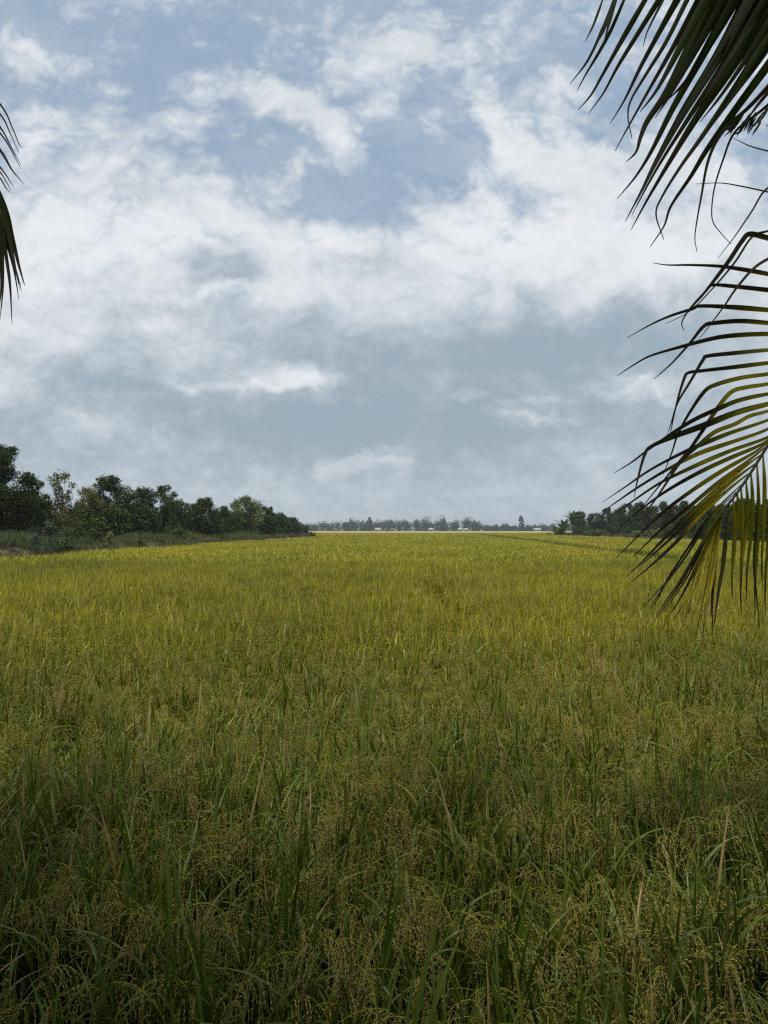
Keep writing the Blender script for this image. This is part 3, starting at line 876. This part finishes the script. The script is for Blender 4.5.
for i, (px, top, dist, W, m, lab) in enumerate((
        (556, 527, 162, 4.0, M_DARK, 'low dark bush at the very end of the right bank'), (583, 527, 140, 3.4, M_MID, 'low bush below the second tree of the right row'),
        (640, 531, 108, 2.6, M_PALE, 'pale low bush at the foot of the right row'), (655, 531, 102, 2.2, M_PALE, 'pale green bush behind the palm leaf tips'),
        (600, 531, 132, 3.4, M_BRUSH, 'brownish bush at the foot of the right row'),
        (620, 527, 124, 4.5, M_DARK, 'broad dark bush under the right row, left of the pale ones'), (668, 526, 97, 4.0, M_DARK, 'broad dark bush under the right row, behind the drooping leaf tips'),
        (705, 525, 82, 4.0, M_DARK, 'broad dark bush under the right row, behind the yellow leaflets'), (745, 524, 70, 3.6, M_DARK, 'broad dark bush under the right row at the right edge of the photo'))):
    x, y = xy(px, dist); make_tree('low_bush', lab, 'bush', x + 0.2, y, max(1.0, ht(top, dist, x, y)), W, 1200 + i, m, 'bushes on the right bank', nleaf=1500, nclump=12, low=0.03, leaf=0.14)

# fallen dead branches on the bank at the left edge of the picture
b = MB(); rng = np.random.default_rng(5)
x, y = xy(14, 31.5)
root = empty('fallen_branch', (x, y, float(ground_z(x, y)) + 0.05)); tag(root, 'bare fallen branch lying on the bank beside the rice', 'branch')
main = catmull([(-1.3, 0, 0.05), (-0.5, 0.1, 0.15), (0.3, 0.0, 0.28), (1.1, -0.1, 0.62)], 5)
tube(b, main, np.linspace(0.05, 0.015, len(main)), 6)
for k in range(7):
    i = rng.integers(3, len(main) - 1); e = main[i] + np.array([rng.uniform(-0.2, 0.6), rng.uniform(-0.4, 0.4), rng.uniform(0.15, 0.5)])
    tube(b, [main[i], (main[i] + e) / 2 + rng.normal(0, 0.04, 3), e], [0.02, 0.014, 0.006], 5)
b.build('branch', M_BARK, root, smooth=True)

# ------------------------------------------------------------------ far tree line, houses
rng = np.random.default_rng(21)
M_FAR = foliage('far_leaves', (0.020, 0.035, 0.015), (0.055, 0.075, 0.035), 0.1)
lb = MB()
x = -620.0
while x < 620:
    d = 690 + rng.uniform(0, 60); Wd = rng.uniform(7, 17); Hh = rng.uniform(8.5, 13.5) + 2.0 * math.sin(x * 0.02 + 1)
    if 95 < x < 170: Hh *= 0.8
    if rng.random() < 0.14: Hh *= 1.14; Wd *= 0.8
    n = 420
    dd = norm(rng.normal(0, 1, (n, 3))) * (rng.random((n, 1)) ** 0.4)
    sub = rng.integers(0, 6, n); so = rng.normal(0, 0.28, (6, 3))
    p = np.array([x, d, Hh * 0.5]) + (dd * 0.62 + so[sub] * np.array([1, 1, 0.8])) * np.array([Wd / 2, Wd / 2, Hh * 0.5])
    p[: n // 3, 2] *= rng.random(n // 3)
    p[:, 2] = np.clip(p[:, 2], 0.2, Hh * 1.05)
    nr = norm(rng.normal(0, 1, (n, 3)) + [0, -0.3, 0.5]); ax = norm(np.cross(nr, rng.normal(0, 1, (n, 3)))); bx = np.cross(nr, ax)
    s = rng.uniform(0.35, 0.95, (n, 1))
    v = np.stack([p - ax * s, p + bx * s * .6, p + ax * s, p - bx * s * .6], 1)
    i0 = np.arange(n) * 4
    lb.add(v.reshape(-1, 3), [np.stack([i0, i0 + 1, i0 + 2, i0 + 3], -1)], np.repeat(np.stack([rng.random(n) * 0.6 + 0.4 * rng.random(), np.zeros(n), np.zeros(n)], 1), 4, 0))
    x += Wd * rng.uniform(0.16, 0.36)
tag(lb.build('distant_woods', M_FAR), 'long hazy line of dark trees on the horizon', 'woods', kind='stuff')
def far_xy(px, d): return (px - 384) / F * d, d
for i, (px, top, W, lab) in enumerate(((521, 515.5, 5.5, 'slender tall tree standing above the far tree line'), (369, 517.5, 7, 'dark round tree standing out of the far tree line'))):
    x, y = far_xy(px, 685); make_tree('tall_tree', lab, 'tree', x, y, 2.05 + (530 - top) / F * 685, W, 1300 + i, M_FAR, nleaf=1600, nclump=14, low=0.1, leaf=0.7)

M_ROOF = solid('sheet_roof', lambda t: t.mix(t.noise(pos(t), 0.8, 4, 0.6), rgb(0.30, 0.31, 0.32), rgb(0.42, 0.42, 0.42)), 0.5, 0.4)
M_WALL = solid('plaster_wall', lambda t: t.mix(t.noise(pos(t), 0.6, 4, 0.6), rgb(0.30, 0.29, 0.27), rgb(0.42, 0.41, 0.38)), 0.9, 0.1)
M_HOLE = solid('dark_opening', lambda t: rgb(0.03, 0.03, 0.03), 0.5, 0.4)
def box(mb, x0, x1, y0, y1, z0, z1):
    v = [(a, b_, c) for a in (x0, x1) for b_ in (y0, y1) for c in (z0, z1)]
    mb.add(v, [[(0, 1, 3, 2), (4, 6, 7, 5), (0, 4, 5, 1), (2, 3, 7, 6), (0, 2, 6, 4), (1, 5, 7, 3)]])
def house(px, W, Hw, Hr, lab, d=680, rz=0.0):
    x, y = far_xy(px, d)
    root = empty('farm_house', (x, y, 0.3), rz); tag(root, lab, 'house', 'houses before the far trees')
    b = MB(); D = 5.0
    box(b, -W / 2, W / 2, -D / 2, D / 2, -0.4, Hw)
    b.add([(-W / 2, -D / 2, Hw), (-W / 2, D / 2, Hw), (-W / 2, 0, Hw + Hr * .95), (W / 2, -D / 2, Hw), (W / 2, D / 2, Hw), (W / 2, 0, Hw + Hr * .95)], [[(0, 1, 2)], [(3, 5, 4)]])
    b.build('wall', M_WALL, root)
    r = MB(); o = 0.4; th = 0.12
    for s in (-1, 1):
        y1 = s * (D / 2 + o); z1 = Hw - o * Hr / (D / 2)
        v = [(-W / 2 - o, y1, z1), (W / 2 + o, y1, z1), (W / 2 + o, 0, Hw + Hr), (-W / 2 - o, 0, Hw + Hr)]
        v += [(a, b_, c + th) for a, b_, c in v]
        r.add(v, [[(0, 1, 2, 3), (4, 7, 6, 5), (0, 4, 5, 1), (1, 5, 6, 2), (2, 6, 7, 3), (3, 7, 4, 0)]])
    r.build('roof', M_ROOF, root)
    dr = MB(); box(dr, -0.5, 0.5, -D / 2 - 0.06, -D / 2 + 0.02, 0, 2.0); dr.build('door', M_HOLE, root)
    for s in (-1, 1):
        wd = MB(); box(wd, s * W * 0.3 - 0.6, s * W * 0.3 + 0.6, -D / 2 - 0.06, -D / 2 + 0.02, 0.9, 2.0); wd.build('window', M_HOLE, root)
for a in ((378, 5.0, 2.2, 1.5, 'small white roofed house left of centre before the far trees'), (431, 4.2, 2.3, 1.3, 'white roofed house in the middle of the far tree line'),
          (460, 3.2, 2.3, 1.4, 'left one of two white roofed houses standing close together'), (466, 2.8, 2.1, 1.3, 'right one of two white roofed houses standing close together'),
          (537, 6.0, 2.2, 1.4, 'low grey roofed house right of the slender tall tree'), (483, 3.0, 0.6, 0.7, 'low pale field hut at the edge of the ripe rice')):
    house(*a[:4], a[4], d=650 if a[0] == 483 else 680)

# ------------------------------------------------------------------ coconut palms
cr = Euler((R(90) + PITCH, 0, 0)).to_matrix()
def at(px, py, d):
    """the place seen at pixel px, py at depth d metres"""
    v = cr @ Vector(((px - 384) / F, (512 - py) / F, -1.0))
    return np.array(CAM + v * d)
def inview(P, m=40):
    """does anything here stand in the picture, or in the way of someone a step to the side"""
    for off, mm in (((0, 0, 0), m), ((1.3, 0, 0.2), 0), ((-1.3, 0, 0.2), 0), ((0.6, -0.5, 0), 0), ((-0.6, -0.5, 0), 0)):
        C0 = CAM + Vector(off)
        for p in P:
            v = Vector(p) - C0
            if v.length < 0.9: return True
            q_ = cr.transposed() @ v
            if -q_.z > 0.05:
                px, py = 384 + F * q_.x / -q_.z, 512 - F * q_.y / -q_.z
                if -mm < px < 768 + mm and -mm < py < 1024 + mm: return True
    return False

def frond(root, P_rachis, leaflets, name='frond', r0=0.022):
    """rachis mesh under its palm, with all leaflets of the frond as its child"""
    inv = -np.array(root.location)
    b = MB(); P = catmull(P_rachis, 6) + inv
    tube(b, P, np.linspace(r0, 0.004, len(P)), 6)
    lb = MB(); leaflets(lb, inv)
    if len(lb.v) < 22: return None
    fr = b.build(name, M_RACHIS, root, smooth=True)
    lb.build('leaflets', M_FROND, fr)
    return fr

def auto_leaflets(P_rachis, seed, Lmax=0.95, n=62, wid=0.045, droop=1.0, yellow=0.1, start=0.16, test=None):
    rng = np.random.default_rng(seed)
    P = catmull(P_rachis, 14); T = norm(np.gradient(P, axis=0))
    def f(mb, inv):
        for k in range(n):
            t = start + (1 - start) * (k + rng.random() * 0.4) / n
            i = min(int(t * (len(P) - 1)), len(P) - 1); b = P[i]; T0 = T[i]
            up = np.array([0, 0, 1.0]); S0 = norm(np.cross(T0, up))
            for s in (-1, 1):
                L = Lmax * (0.55 + 0.45 * math.sin(math.pi * min(1, t * 1.05))) * rng.uniform(0.85, 1.08)
                d = norm(S0 * s * (1.0 - 0.45 * t) + T0 * (0.5 + 0.7 * t) + up * rng.uniform(0.05, 0.25))
                pts = [b]; m = 8
                for j in range(m):
                    d = norm(d + np.array([0, 0, -0.17 * droop * (0.5 + j / m) * rng.uniform(0.7, 1.3)])); pts.append(pts[-1] + d * L / m)
                pts = np.array(pts)
                if test and test(pts[[0, 4, -1]]): continue
                tt = np.linspace(0, 1, m + 1)
                wd = wid * np.minimum(1, 0.35 + 4 * tt) * np.maximum(1 - tt, 0) ** 0.55 + 0.001
                ribbon(mb, pts + inv, wd, np.cross(d, S0 * s + 0.001) + T0 * 0.8, 0.25, np.stack([yellow + 0.2 * tt, 0.15 * tt, np.full(m + 1, rng.random())], 1))
    return f

def traced(items, seed, dj=0.10, scale=1.0, shift=None):
    """leaflets given by the places they pass through: (depth at base, depth at tip, width m, yellow, dry, [(px, py) ...])"""
    rng = np.random.default_rng(seed)
    def f(mb, inv):
        for (d0, d1, wd, ye, dr, pp) in items:
            n = len(pp); d1 = d1 + rng.normal(0, dj)
            raw = [at(px, py, d0 + (d1 - d0) * (k / (n - 1)) + 0.05 * math.sin(3.1 * k / (n - 1))) for k, (px, py) in enumerate(pp)]
            P = catmull(raw, 6)
            L = np.concatenate([[0], np.cumsum(np.linalg.norm(np.diff(P, axis=0), axis=1))]); t = L / L[-1]
            w_ = wd * np.minimum(1, 0.13 + 2.2 * t) * np.maximum(1 - t, 0) ** (0.95) + 0.0018
            w_ = w_ * (1 + 0.05 * np.sin(t * 17 + rng.random() * 6))
            T_ = norm(np.gradient(P, axis=0)); mid = P[len(P) // 2]
            view = norm(mid - np.array(CAM))
            sd = norm(np.cross(T_, view))
            tilt = rng.normal(0, 0.22)
            sd = sd * math.cos(tilt) + np.cross(T_, sd) * math.sin(tilt)
            ragged = len(pp) and wd < 0
            dry = np.clip(dr + 0.9 * (t - 0.55) * (dr > 0.05), 0, 1) if dr < 0.9 else np.full(len(t), dr)
            c0 = (0.52 - 0.42 * dr) if dr > 0.1 else 0.72; dryv = np.clip((t - c0) / 0.16, 0, 1) * 0.97 if dr < 0.85 else dry
            tt = np.stack([np.full(len(t), ye) - 0.2 * t, dryv, np.full(len(t), rng.random())], 1)
            ribbon(mb, P + inv, w_, sd, 0.22, tt, edge=0.55)
    return f

SUNSPOT = at(765, 470, 2.65)      # fronds between here and the sun are left out to light this frond
def palm(name_label, x, y, H, seed, lean, fronds_n, skip_az=()):
    rng = np.random.default_rng(seed)
    gz = float(ground_z(x, y))
    root = empty('coconut_palm', (x, y, gz - 0.05)); tag(root, name_label, 'palm', 'coconut palms on the dyke')
    k = 14; t = np.linspace(0, 1, k)
    P = np.stack([lean[0] * t ** 1.6, lean[1] * t ** 1.6, t * H], 1)
    b = MB(); tube(b, P, 0.15 * (1 - 0.35 * t) + 0.10 * np.exp(-t * 9) + 0.006 * np.sin(np.arange(k) * 2.1), 12); b.build('trunk', M_TRUNK, root, smooth=True)
    top = np.array([x + lean[0], y + lean[1], gz + H - 0.05])
    made = 0
    for j in range(fronds_n):
        az = j * 2.39996 + rng.normal(0, 0.15); el = 1.35 - 1.75 * (j / fronds_n) + rng.normal(0, 0.08)
        L = rng.uniform(3.7, 4.5)
        pts = [top.copy()]; a = el
        for s in range(8):
            d = np.array([math.cos(a) * math.cos(az), math.cos(a) * math.sin(az), math.sin(a)])
            pts.append(pts[-1] + d * L / 8); a -= 0.13 + 0.13 * s / 8 + 0.05 * math.cos(el)
            a = max(a, -1.35)
        if inview(catmull(pts, 3), 90): continue
        cp = catmull(pts, 3) - SUNSPOT; al = cp @ np.array(sdir)
        if np.any((np.linalg.norm(cp - al[:, None] * np.array(sdir), axis=1) < 1.0) & (al > 0)): continue
        frond(root, pts, auto_leaflets(pts, seed * 50 + j, yellow=-0.3 + 0.3 * (j / fronds_n), test=lambda q: inview(q, 40)), r0=0.035)
        made += 1
    return root, top

RP, topR = palm('coconut palm just outside the right edge whose fronds hang into view', 3.9, -1.3, 4.6, 31, (0.15, 0.5), 28)
LP, topL = palm('coconut palm outside the left edge with one frond tip in view', -4.4, -2.0, 5.2, 32, (0.2, 0.6), 28)
palm('unseen coconut palm behind the photographer, placed to shade the near rice', -1.3, -2.0, 5.0, 33, (0.8, 0.9), 30)  # out of view, set where its crown shades the near rice
palm('unseen coconut palm added behind the photographer to block sky, left one of a pair', -3.0, -5.0, 6.0, 34, (0.2, 0.4), 24)  # this pair is added out of view to cut sky light from behind
palm('unseen coconut palm added behind the photographer to block sky, right one of a pair', 2.2, -4.6, 5.6, 35, (-0.2, 0.4), 24)
tr_, tl_ = np.array(topR), np.array(topL)

# frond hanging at the right
rB = [tr_, (tr_ + at(1075, -40, 2.6)) / 2 + np.array([0, 0, 0.45]), at(1000, -120, 2.62), at(880, 80, 2.68), at(850, 230, 2.7), at(826, 320, 2.7), at(798, 395, 2.68), at(768, 445, 2.65), at(742, 486, 2.62), at(721, 514, 2.6)]
G, Yw = 0.25, 0.62
def L_(w_, ye, dr, *pp, d0=2.68, d1=2.45): return (d0, d1, w_, ye, dr, list(pp))
itemsB = [
    L_(0.012, .1, .9, (850, 140), (800, 180), (768, 188), (752, 211), (735, 236), (718, 258)),
    L_(0.009, .1, .9, (855, 225), (800, 200), (768, 192), (740, 186), (720, 183), (696, 184)),
    L_(0.008, .1, .9, (850, 170), (800, 158), (768, 151), (750, 146), (733, 138)),
    L_(0.030, .1, .8, (848, 245), (790, 243), (768, 238), (750, 234), (742, 241), (728, 262), (705, 292), (690, 309), (682, 322), (684, 331)),
    L_(0.012, .1, .9, (848, 235), (790, 225), (768, 231), (752, 237), (735, 262), (714, 287), (690, 311), (665, 324)),
    L_(0.024, .4, .55, (845, 272), (790, 280), (768, 274), (740, 269), (717, 266), (690, 265), (668, 265), (653, 263)),
    L_(0.018, .1, .9, (846, 250), (795, 248), (768, 259), (752, 270), (735, 290), (725, 305), (710, 325), (699, 339)),
    L_(0.027, .1, .7, (842, 300), (790, 292), (768, 290), (740, 287), (713, 285), (706, 291), (697, 300), (688, 310)),
    L_(0.027, .4, .55, (838, 318), (790, 312), (768, 310), (730, 307), (700, 306), (692, 309), (670, 316), (650, 325), (627, 338)),
    L_(0.027, .3, .6, (836, 332), (790, 325), (768, 323), (740, 321), (715, 323), (704, 326), (690, 343), (672, 363), (654, 379)),
    L_(0.027, .3, .6, (832, 344), (790, 335), (768, 334), (740, 335), (715, 338), (680, 347), (650, 356), (632, 366), (617, 376)),
    L_(0.025, .4, .6, (828, 356), (790, 349), (768, 350), (735, 353), (708, 356), (703, 360), (690, 382), (678, 402), (672, 420), (667, 436)),
    L_(0.024, .5, .6, (824, 366), (790, 361), (768, 363), (735, 367), (700, 371), (688, 373), (684, 379), (677, 402), (672, 425), (670, 436)),
    L_(0.025, .75, .30, (820, 372), (790, 370), (768, 374), (740, 378), (715, 385), (704, 392), (690, 412), (678, 434), (672, 452), (663, 475)),
    L_(0.025, .75, .30, (815, 380), (790, 379), (768, 384), (748, 387), (733, 391), (722, 402), (705, 427), (690, 449), (678, 463), (660, 485), (638, 512)),
    L_(0.027, .3, .55, (808, 388), (768, 394), (740, 400), (720, 408), (690, 422), (652, 447), (632, 462), (614, 473)),
    L_(0.038, .3, .6, (803, 396), (768, 404), (735, 413), (705, 425), (675, 436), (652, 446), (645, 454), (638, 478), (634, 498)),
    L_(0.024, .7, .30, (800, 400), (768, 411), (750, 416), (735, 424), (715, 432), (700, 444), (682, 460), (667, 482), (655, 500), (632, 530)),
    L_(0.024, .4, .55, (797, 406), (768, 420), (730, 433), (705, 443), (680, 454), (650, 470), (625, 487), (603, 502)),
    L_(0.025, .75, .12, (792, 413), (768, 429), (735, 441), (700, 453), (670, 468), (640, 486), (615, 503), (598, 515)),
    L_(0.025, .6, .15, (787, 421), (768, 437), (730, 451), (695, 466), (660, 483), (630, 503), (608, 519)),
    L_(0.025, .45, .30, (782, 428), (762, 444), (730, 458), (700, 472), (668, 490), (640, 510), (618, 530)),
    L_(0.025, .65, .30, (775, 436), (755, 452), (722, 471), (690, 492), (662, 513), (640, 534), (616, 558)),
    L_(0.025, .55, .30, (768, 445), (748, 461), (718, 483), (690, 506), (664, 527), (645, 545), (633, 557)),
    L_(0.025, .75, .30, (762, 454), (742, 469), (712, 494), (686, 518), (662, 541), (642, 562), (626, 577)),
    L_(0.025, .45, .30, (755, 464), (735, 479), (706, 504), (682, 528), (658, 550), (640, 566)),
    L_(0.025, .80, .30, (748, 474), (728, 490), (700, 515), (680, 538), (655, 562), (630, 583)),
    L_(0.013, .15, .75, (742, 484), (722, 503), (705, 522), (690, 545), (676, 566), (668, 580), (655, 594), (641, 609)),
    L_(0.012, .15, .80, (736, 492), (716, 512), (700, 534), (686, 556), (670, 578), (660, 592), (650, 608)),
    L_(0.012, .15, .75, (731, 499), (714, 522), (698, 550), (682, 578), (668, 598), (658, 614), (654, 621)),
    L_(0.011, .15, .80, (727, 505), (711, 530), (694, 560), (680, 584), (668, 602), (657, 620)),
    L_(0.010, .2, .75, (724, 510), (706, 540), (690, 572), (676, 594), (664, 612)),
    L_(0.012, .15, .8, (690, 546), (676, 566), (664, 586), (657, 600), (652, 609)),
    # yellow tip leaflets
    L_(0.009, .95, .0, (722, 512), (714, 535), (709, 560), (704, 585), (697, 605)),
    L_(0.009, .95, .0, (722, 513), (717, 540), (713, 570), (708, 598), (700, 620)),
    L_(0.009, .85, .05, (721, 514), (711, 545), (704, 575), (697, 600), (689, 630)),
    L_(0.009, .9, .0, (720, 515), (709, 545), (700, 570), (693, 590), (688, 615)),
    L_(0.011, .8, .1, (720, 515), (706, 548), (696, 572), (688, 596), (672, 622)),
    L_(0.011, .85, .05, (721, 516), (716, 550), (710, 580), (705, 610), (703, 640)),
    L_(0.014, .6, .3, (719, 517), (703, 552), (690, 580), (678, 602), (668, 617)),
    L_(0.009, .9, .0, (723, 510), (719, 535), (716, 560), (711, 590), (706, 612)),
    L_(0.010, .8, .1, (718, 520), (706, 550), (698, 580), (690, 602), (683, 628)),
    L_(0.010, .7, .1, (719, 519), (712, 552), (706, 585), (700, 615), (695, 640)),
    # long dark hanging ones
    L_(0.020, .1, .85, (722, 513), (717, 540), (714, 575), (712, 605), (713, 636)),
    L_(0.022, .1, .85, (729, 503), (726, 535), (723, 565), (718, 595), (714, 628)),
    L_(0.016, .1, .85, (758, 500), (756, 530), (754, 565), (757, 600), (759, 628)),
]
# leaflets of the right side hang straight down
hang = [(733, 498, 600, .75), (737, 492, 574, .45), (741, 487, 615, .6), (746, 480, 588, .85), (751, 473, 600, .45), (757, 464, 622, .55), (763, 455, 590, .7),
        (769, 446, 615, .35), (776, 438, 605, .7), (783, 428, 620, .4), (790, 416, 600, .6), (797, 404, 590, .3), (804, 390, 575, .4), (812, 370, 560, .3), (820, 348, 540, .3), (828, 322, 520, .3), (836, 296, 500, .3), (842, 270, 480, .3)]
for k, (bx_, by_, ty_, ye) in enumerate(hang):
    rr = random.Random(k)
    dx = rr.uniform(-6, 1)
    L = ty_ - by_
    itemsB.append(L_(0.024, ye * 0.8, 0.06, (bx_, by_), (bx_ + 1.5, by_ + L * .22), (bx_ + 1 + dx * .3, by_ + L * .5), (bx_ - 1 + dx * .7, by_ + L * .78), (bx_ + dx, ty_), d0=2.66, d1=2.72))
def both(f, g): return lambda mb, inv: (f(mb, inv), g(mb, inv))
inpic = lambda q: any(-60 < 384 + F * v.x / -v.z < 780 and -60 < 512 - F * v.y / -v.z < 1080 for v in (cr.transposed() @ (Vector(p) - CAM) for p in q) if -v.z > 0.05)
frond(RP, rB, both(traced(itemsB, 3, 0.06), auto_leaflets(rB, 77, 0.8, 60, 0.032, yellow=0.1, start=0.1, test=lambda q: inpic(q))), r0=0.011)

# frond at the upper right, leaflets all swept down to the left
rA = [tr_, tr_ + np.array([-0.5, 0.15, 0.42]), at(1120, -560, 2.25), at(960, -360, 2.25), at(860, -220, 2.25), at(740, -95, 2.2), at(612, -4, 2.15)]
def A_(w_, dr, *pp, ye=-0.4):  # negative ye picks the painted silhouette green
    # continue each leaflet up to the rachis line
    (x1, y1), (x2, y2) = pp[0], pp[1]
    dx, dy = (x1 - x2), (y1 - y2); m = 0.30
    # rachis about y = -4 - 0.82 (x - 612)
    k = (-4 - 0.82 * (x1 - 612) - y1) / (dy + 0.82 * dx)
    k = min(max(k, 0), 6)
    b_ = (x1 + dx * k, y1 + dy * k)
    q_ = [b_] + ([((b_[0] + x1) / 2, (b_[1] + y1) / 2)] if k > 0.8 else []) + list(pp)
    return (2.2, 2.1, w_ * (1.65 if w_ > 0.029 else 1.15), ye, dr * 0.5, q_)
itemsA = [
    A_(0.010, .6, (604, -4), (599, 10), (593, 26), (585, 42)), A_(0.012, .5, (612, 4), (603, 28), (588, 60), (570, 84)),
    A_(0.010, .6, (613, 6), (604, 30), (594, 48)), A_(0.015, .3, (624, 0), (611, 30), (598, 54), (586, 74), (577, 91)),
    A_(0.012, .5, (616, 0), (610, 20), (603, 46)),
    A_(0.022, .3, (645, 0), (622, 40), (603, 74), (591, 95), (578, 110)), A_(0.024, .3, (659, 0), (637, 35), (618, 66), (604, 92), (589, 113)),
    A_(0.028, .3, (677, 0), (655, 40), (640, 68), (625, 99), (610, 124)), A_(0.020, .3, (687, 0), (666, 42), (645, 76), (631, 100), (628, 116), (632, 139)),
    A_(0.026, .3, (698, 0), (676, 42), (650, 88), (632, 120), (615, 151)),
    A_(0.050, .2, (716, 0), (692, 45), (667, 92), (648, 120), (641, 136), (636, 152), (626, 162)),
    A_(0.034, .2, (733, 0), (703, 55), (673, 108), (652, 150), (636, 176), (617, 199)),
    A_(0.050, .2, (748, 0), (717, 58), (683, 113), (657, 160), (641, 192), (625, 222), ye=-.3),
    A_(0.030, .2, (757, 4), (725, 62), (690, 116), (662, 160), (645, 190), (632, 215)),
    A_(0.048, .2, (768, 8), (733, 65), (697, 117), (667, 166), (646, 202), (631, 230), ye=-.3),
    A_(0.034, .2, (770, 32), (735, 88), (701, 138), (681, 166), (663, 195), (656, 214), (664, 240)),
    A_(0.036, .2, (772, 60), (738, 106), (708, 148), (691, 176), (671, 206), (664, 226), (650, 247)),
    A_(0.028, .3, (790, 62), (752, 104), (724, 130), (709, 158), (701, 198), (695, 235), (697, 252)),
    A_(0.018, .4, (800, 78), (762, 110), (735, 132), (723, 160), (714, 190), (712, 218), (720, 232), (731, 244)),
    A_(0.045, .2, (772, -10), (735, 50), (710, 86), (690, 112)), A_(0.045, .2, (790, -10), (752, 50), (722, 94), (700, 122)),
    A_(0.050, .2, (742, -14), (712, 40), (690, 76), (668, 100)),
    A_(0.036, .2, (724, 0), (697, 48), (672, 92), (655, 118)), A_(0.036, .2, (706, 0), (684, 40), (658, 88), (640, 112)), A_(0.04, .2, (768, -30), (748, 10), (724, 46), (700, 84)),
    A_(0.04, .2, (785, 20), (758, 62), (732, 98), (712, 126)), A_(0.04, .2, (768, -5), (745, 36), (718, 78), (700, 104)),
    A_(0.012, .8, (663, 0), (648, 30), (643, 47)), 
]
for k in range(9):   # leaflets further along the same frond, broken off short
    itemsA.append(A_(0.044, .2, (800 + k * 14, 42 + k * 2 + 5 * (k % 2)), (774 + k * 12, 84 + k * 3), (757 + k * 11, 106 + k * 2), (744 + k * 11, 124 + (k * 7) % 11)))
# frayed ends of the broken leaflets
rr = random.Random(9)
for k in range(26):
    x0 = rr.uniform(735, 772); y0 = rr.uniform(110, 122) + (768 - x0) * 0.12
    itemsA.append((2.17, 2.15, 0.008, -.4, .6, [(x0, y0), (x0 - 5, y0 + 7), (x0 - 8 - rr.uniform(0, 4), y0 + 9 + rr.uniform(0, 7))]))
frond(RP, rA, traced(itemsA, 4, 0.04), r0=0.03)

# frond tip at the left edge
rC = [tl_, tl_ + np.array([0.45, 0.35, 0.35]), at(-330, -40, 3.6), at(-180, 20, 3.6), at(-80, 95, 3.6), at(-30, 150, 3.6), at(-4, 200, 3.6), at(5, 228, 3.6)]
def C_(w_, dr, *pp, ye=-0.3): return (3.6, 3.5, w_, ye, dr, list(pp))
itemsC = [
    C_(0.020, .5, (-90, 20), (-40, 60), (0, 104), (12, 127), (19, 144), (23, 148)), C_(0.018, .5, (-80, 45), (-35, 75), (0, 114), (10, 133), (19, 153)),
    C_(0.020, .5, (-70, 60), (-30, 90), (0, 127), (10, 145), (21, 165)), C_(0.018, .5, (-62, 70), (-25, 105), (0, 133), (10, 148), (21, 169)),
    C_(0.028, .5, (-55, 95), (-25, 122), (0, 150), (12, 170), (24, 184)), C_(0.016, .5, (-40, 120), (-15, 148), (0, 167), (8, 178), (14, 188)),
    C_(0.014, .5, (-35, 130), (-12, 158), (0, 172), (7, 183), (11, 190)), C_(0.014, .5, (-30, 140), (-12, 165), (0, 178), (6, 188), (11, 193)),
    C_(0.040, .2, (-10, 170), (4, 205), (12, 236), (18, 262), (23, 280), (25, 286)), C_(0.036, .2, (-14, 172), (2, 205), (9, 236), (14, 262), (20, 290)),
    C_(0.030, .2, (-10, 178), (3, 215), (8, 245), (14, 270), (19, 300)), C_(0.030, .3, (-8, 185), (1, 220), (6, 255), (10, 285), (12, 324)),
    C_(0.028, .3, (-16, 180), (-2, 212), (2, 250), (3, 285), (0, 320)), C_(0.024, .3, (-20, 190), (-5, 225), (0, 262), (1, 290), (-4, 325)),
    C_(0.018, .5, (4, 226), (8, 245), (13, 262), (16, 270), (22, 292)), C_(0.022, .3, (-18, 160), (0, 200), (6, 225), (12, 250), (17, 275), (21, 285)),
]
for k in range(8):
    itemsC.append(C_(0.03, .3, (-100 + k * 11, 80 + k * 9), (-90 + k * 11, 130 + k * 9), (-85 + k * 10, 190 + k * 9), (-84 + k * 10, 250 + k * 8)))
frond(LP, rC, both(traced(itemsC, 5, 0.05), auto_leaflets(rC, 78, 0.8, 44, 0.034, yellow=-0.3, start=0.12, test=lambda q: inpic(q))), r0=0.018)

# ------------------------------------------------------------------ haze
HAZE = 0.00032
hm, t = material('haze')
o_ = t.new('ShaderNodeOutputMaterial'); pv = t.new('ShaderNodeVolumePrincipled')
pv.inputs['Color'].default_value = rgb(0.86, 0.92, 1.0)
pv.inputs['Density'].default_value = HAZE
pv.inputs['Anisotropy'].default_value = 0.2
t.l.new(pv.outputs[0], o_.inputs['Volume'])
b = MB(); box(b, -2600, 2600, -2600, 2600, -1.0, 22.0)
hz_ = b.build('haze', hm)
tag(hz_, kind='stuff')
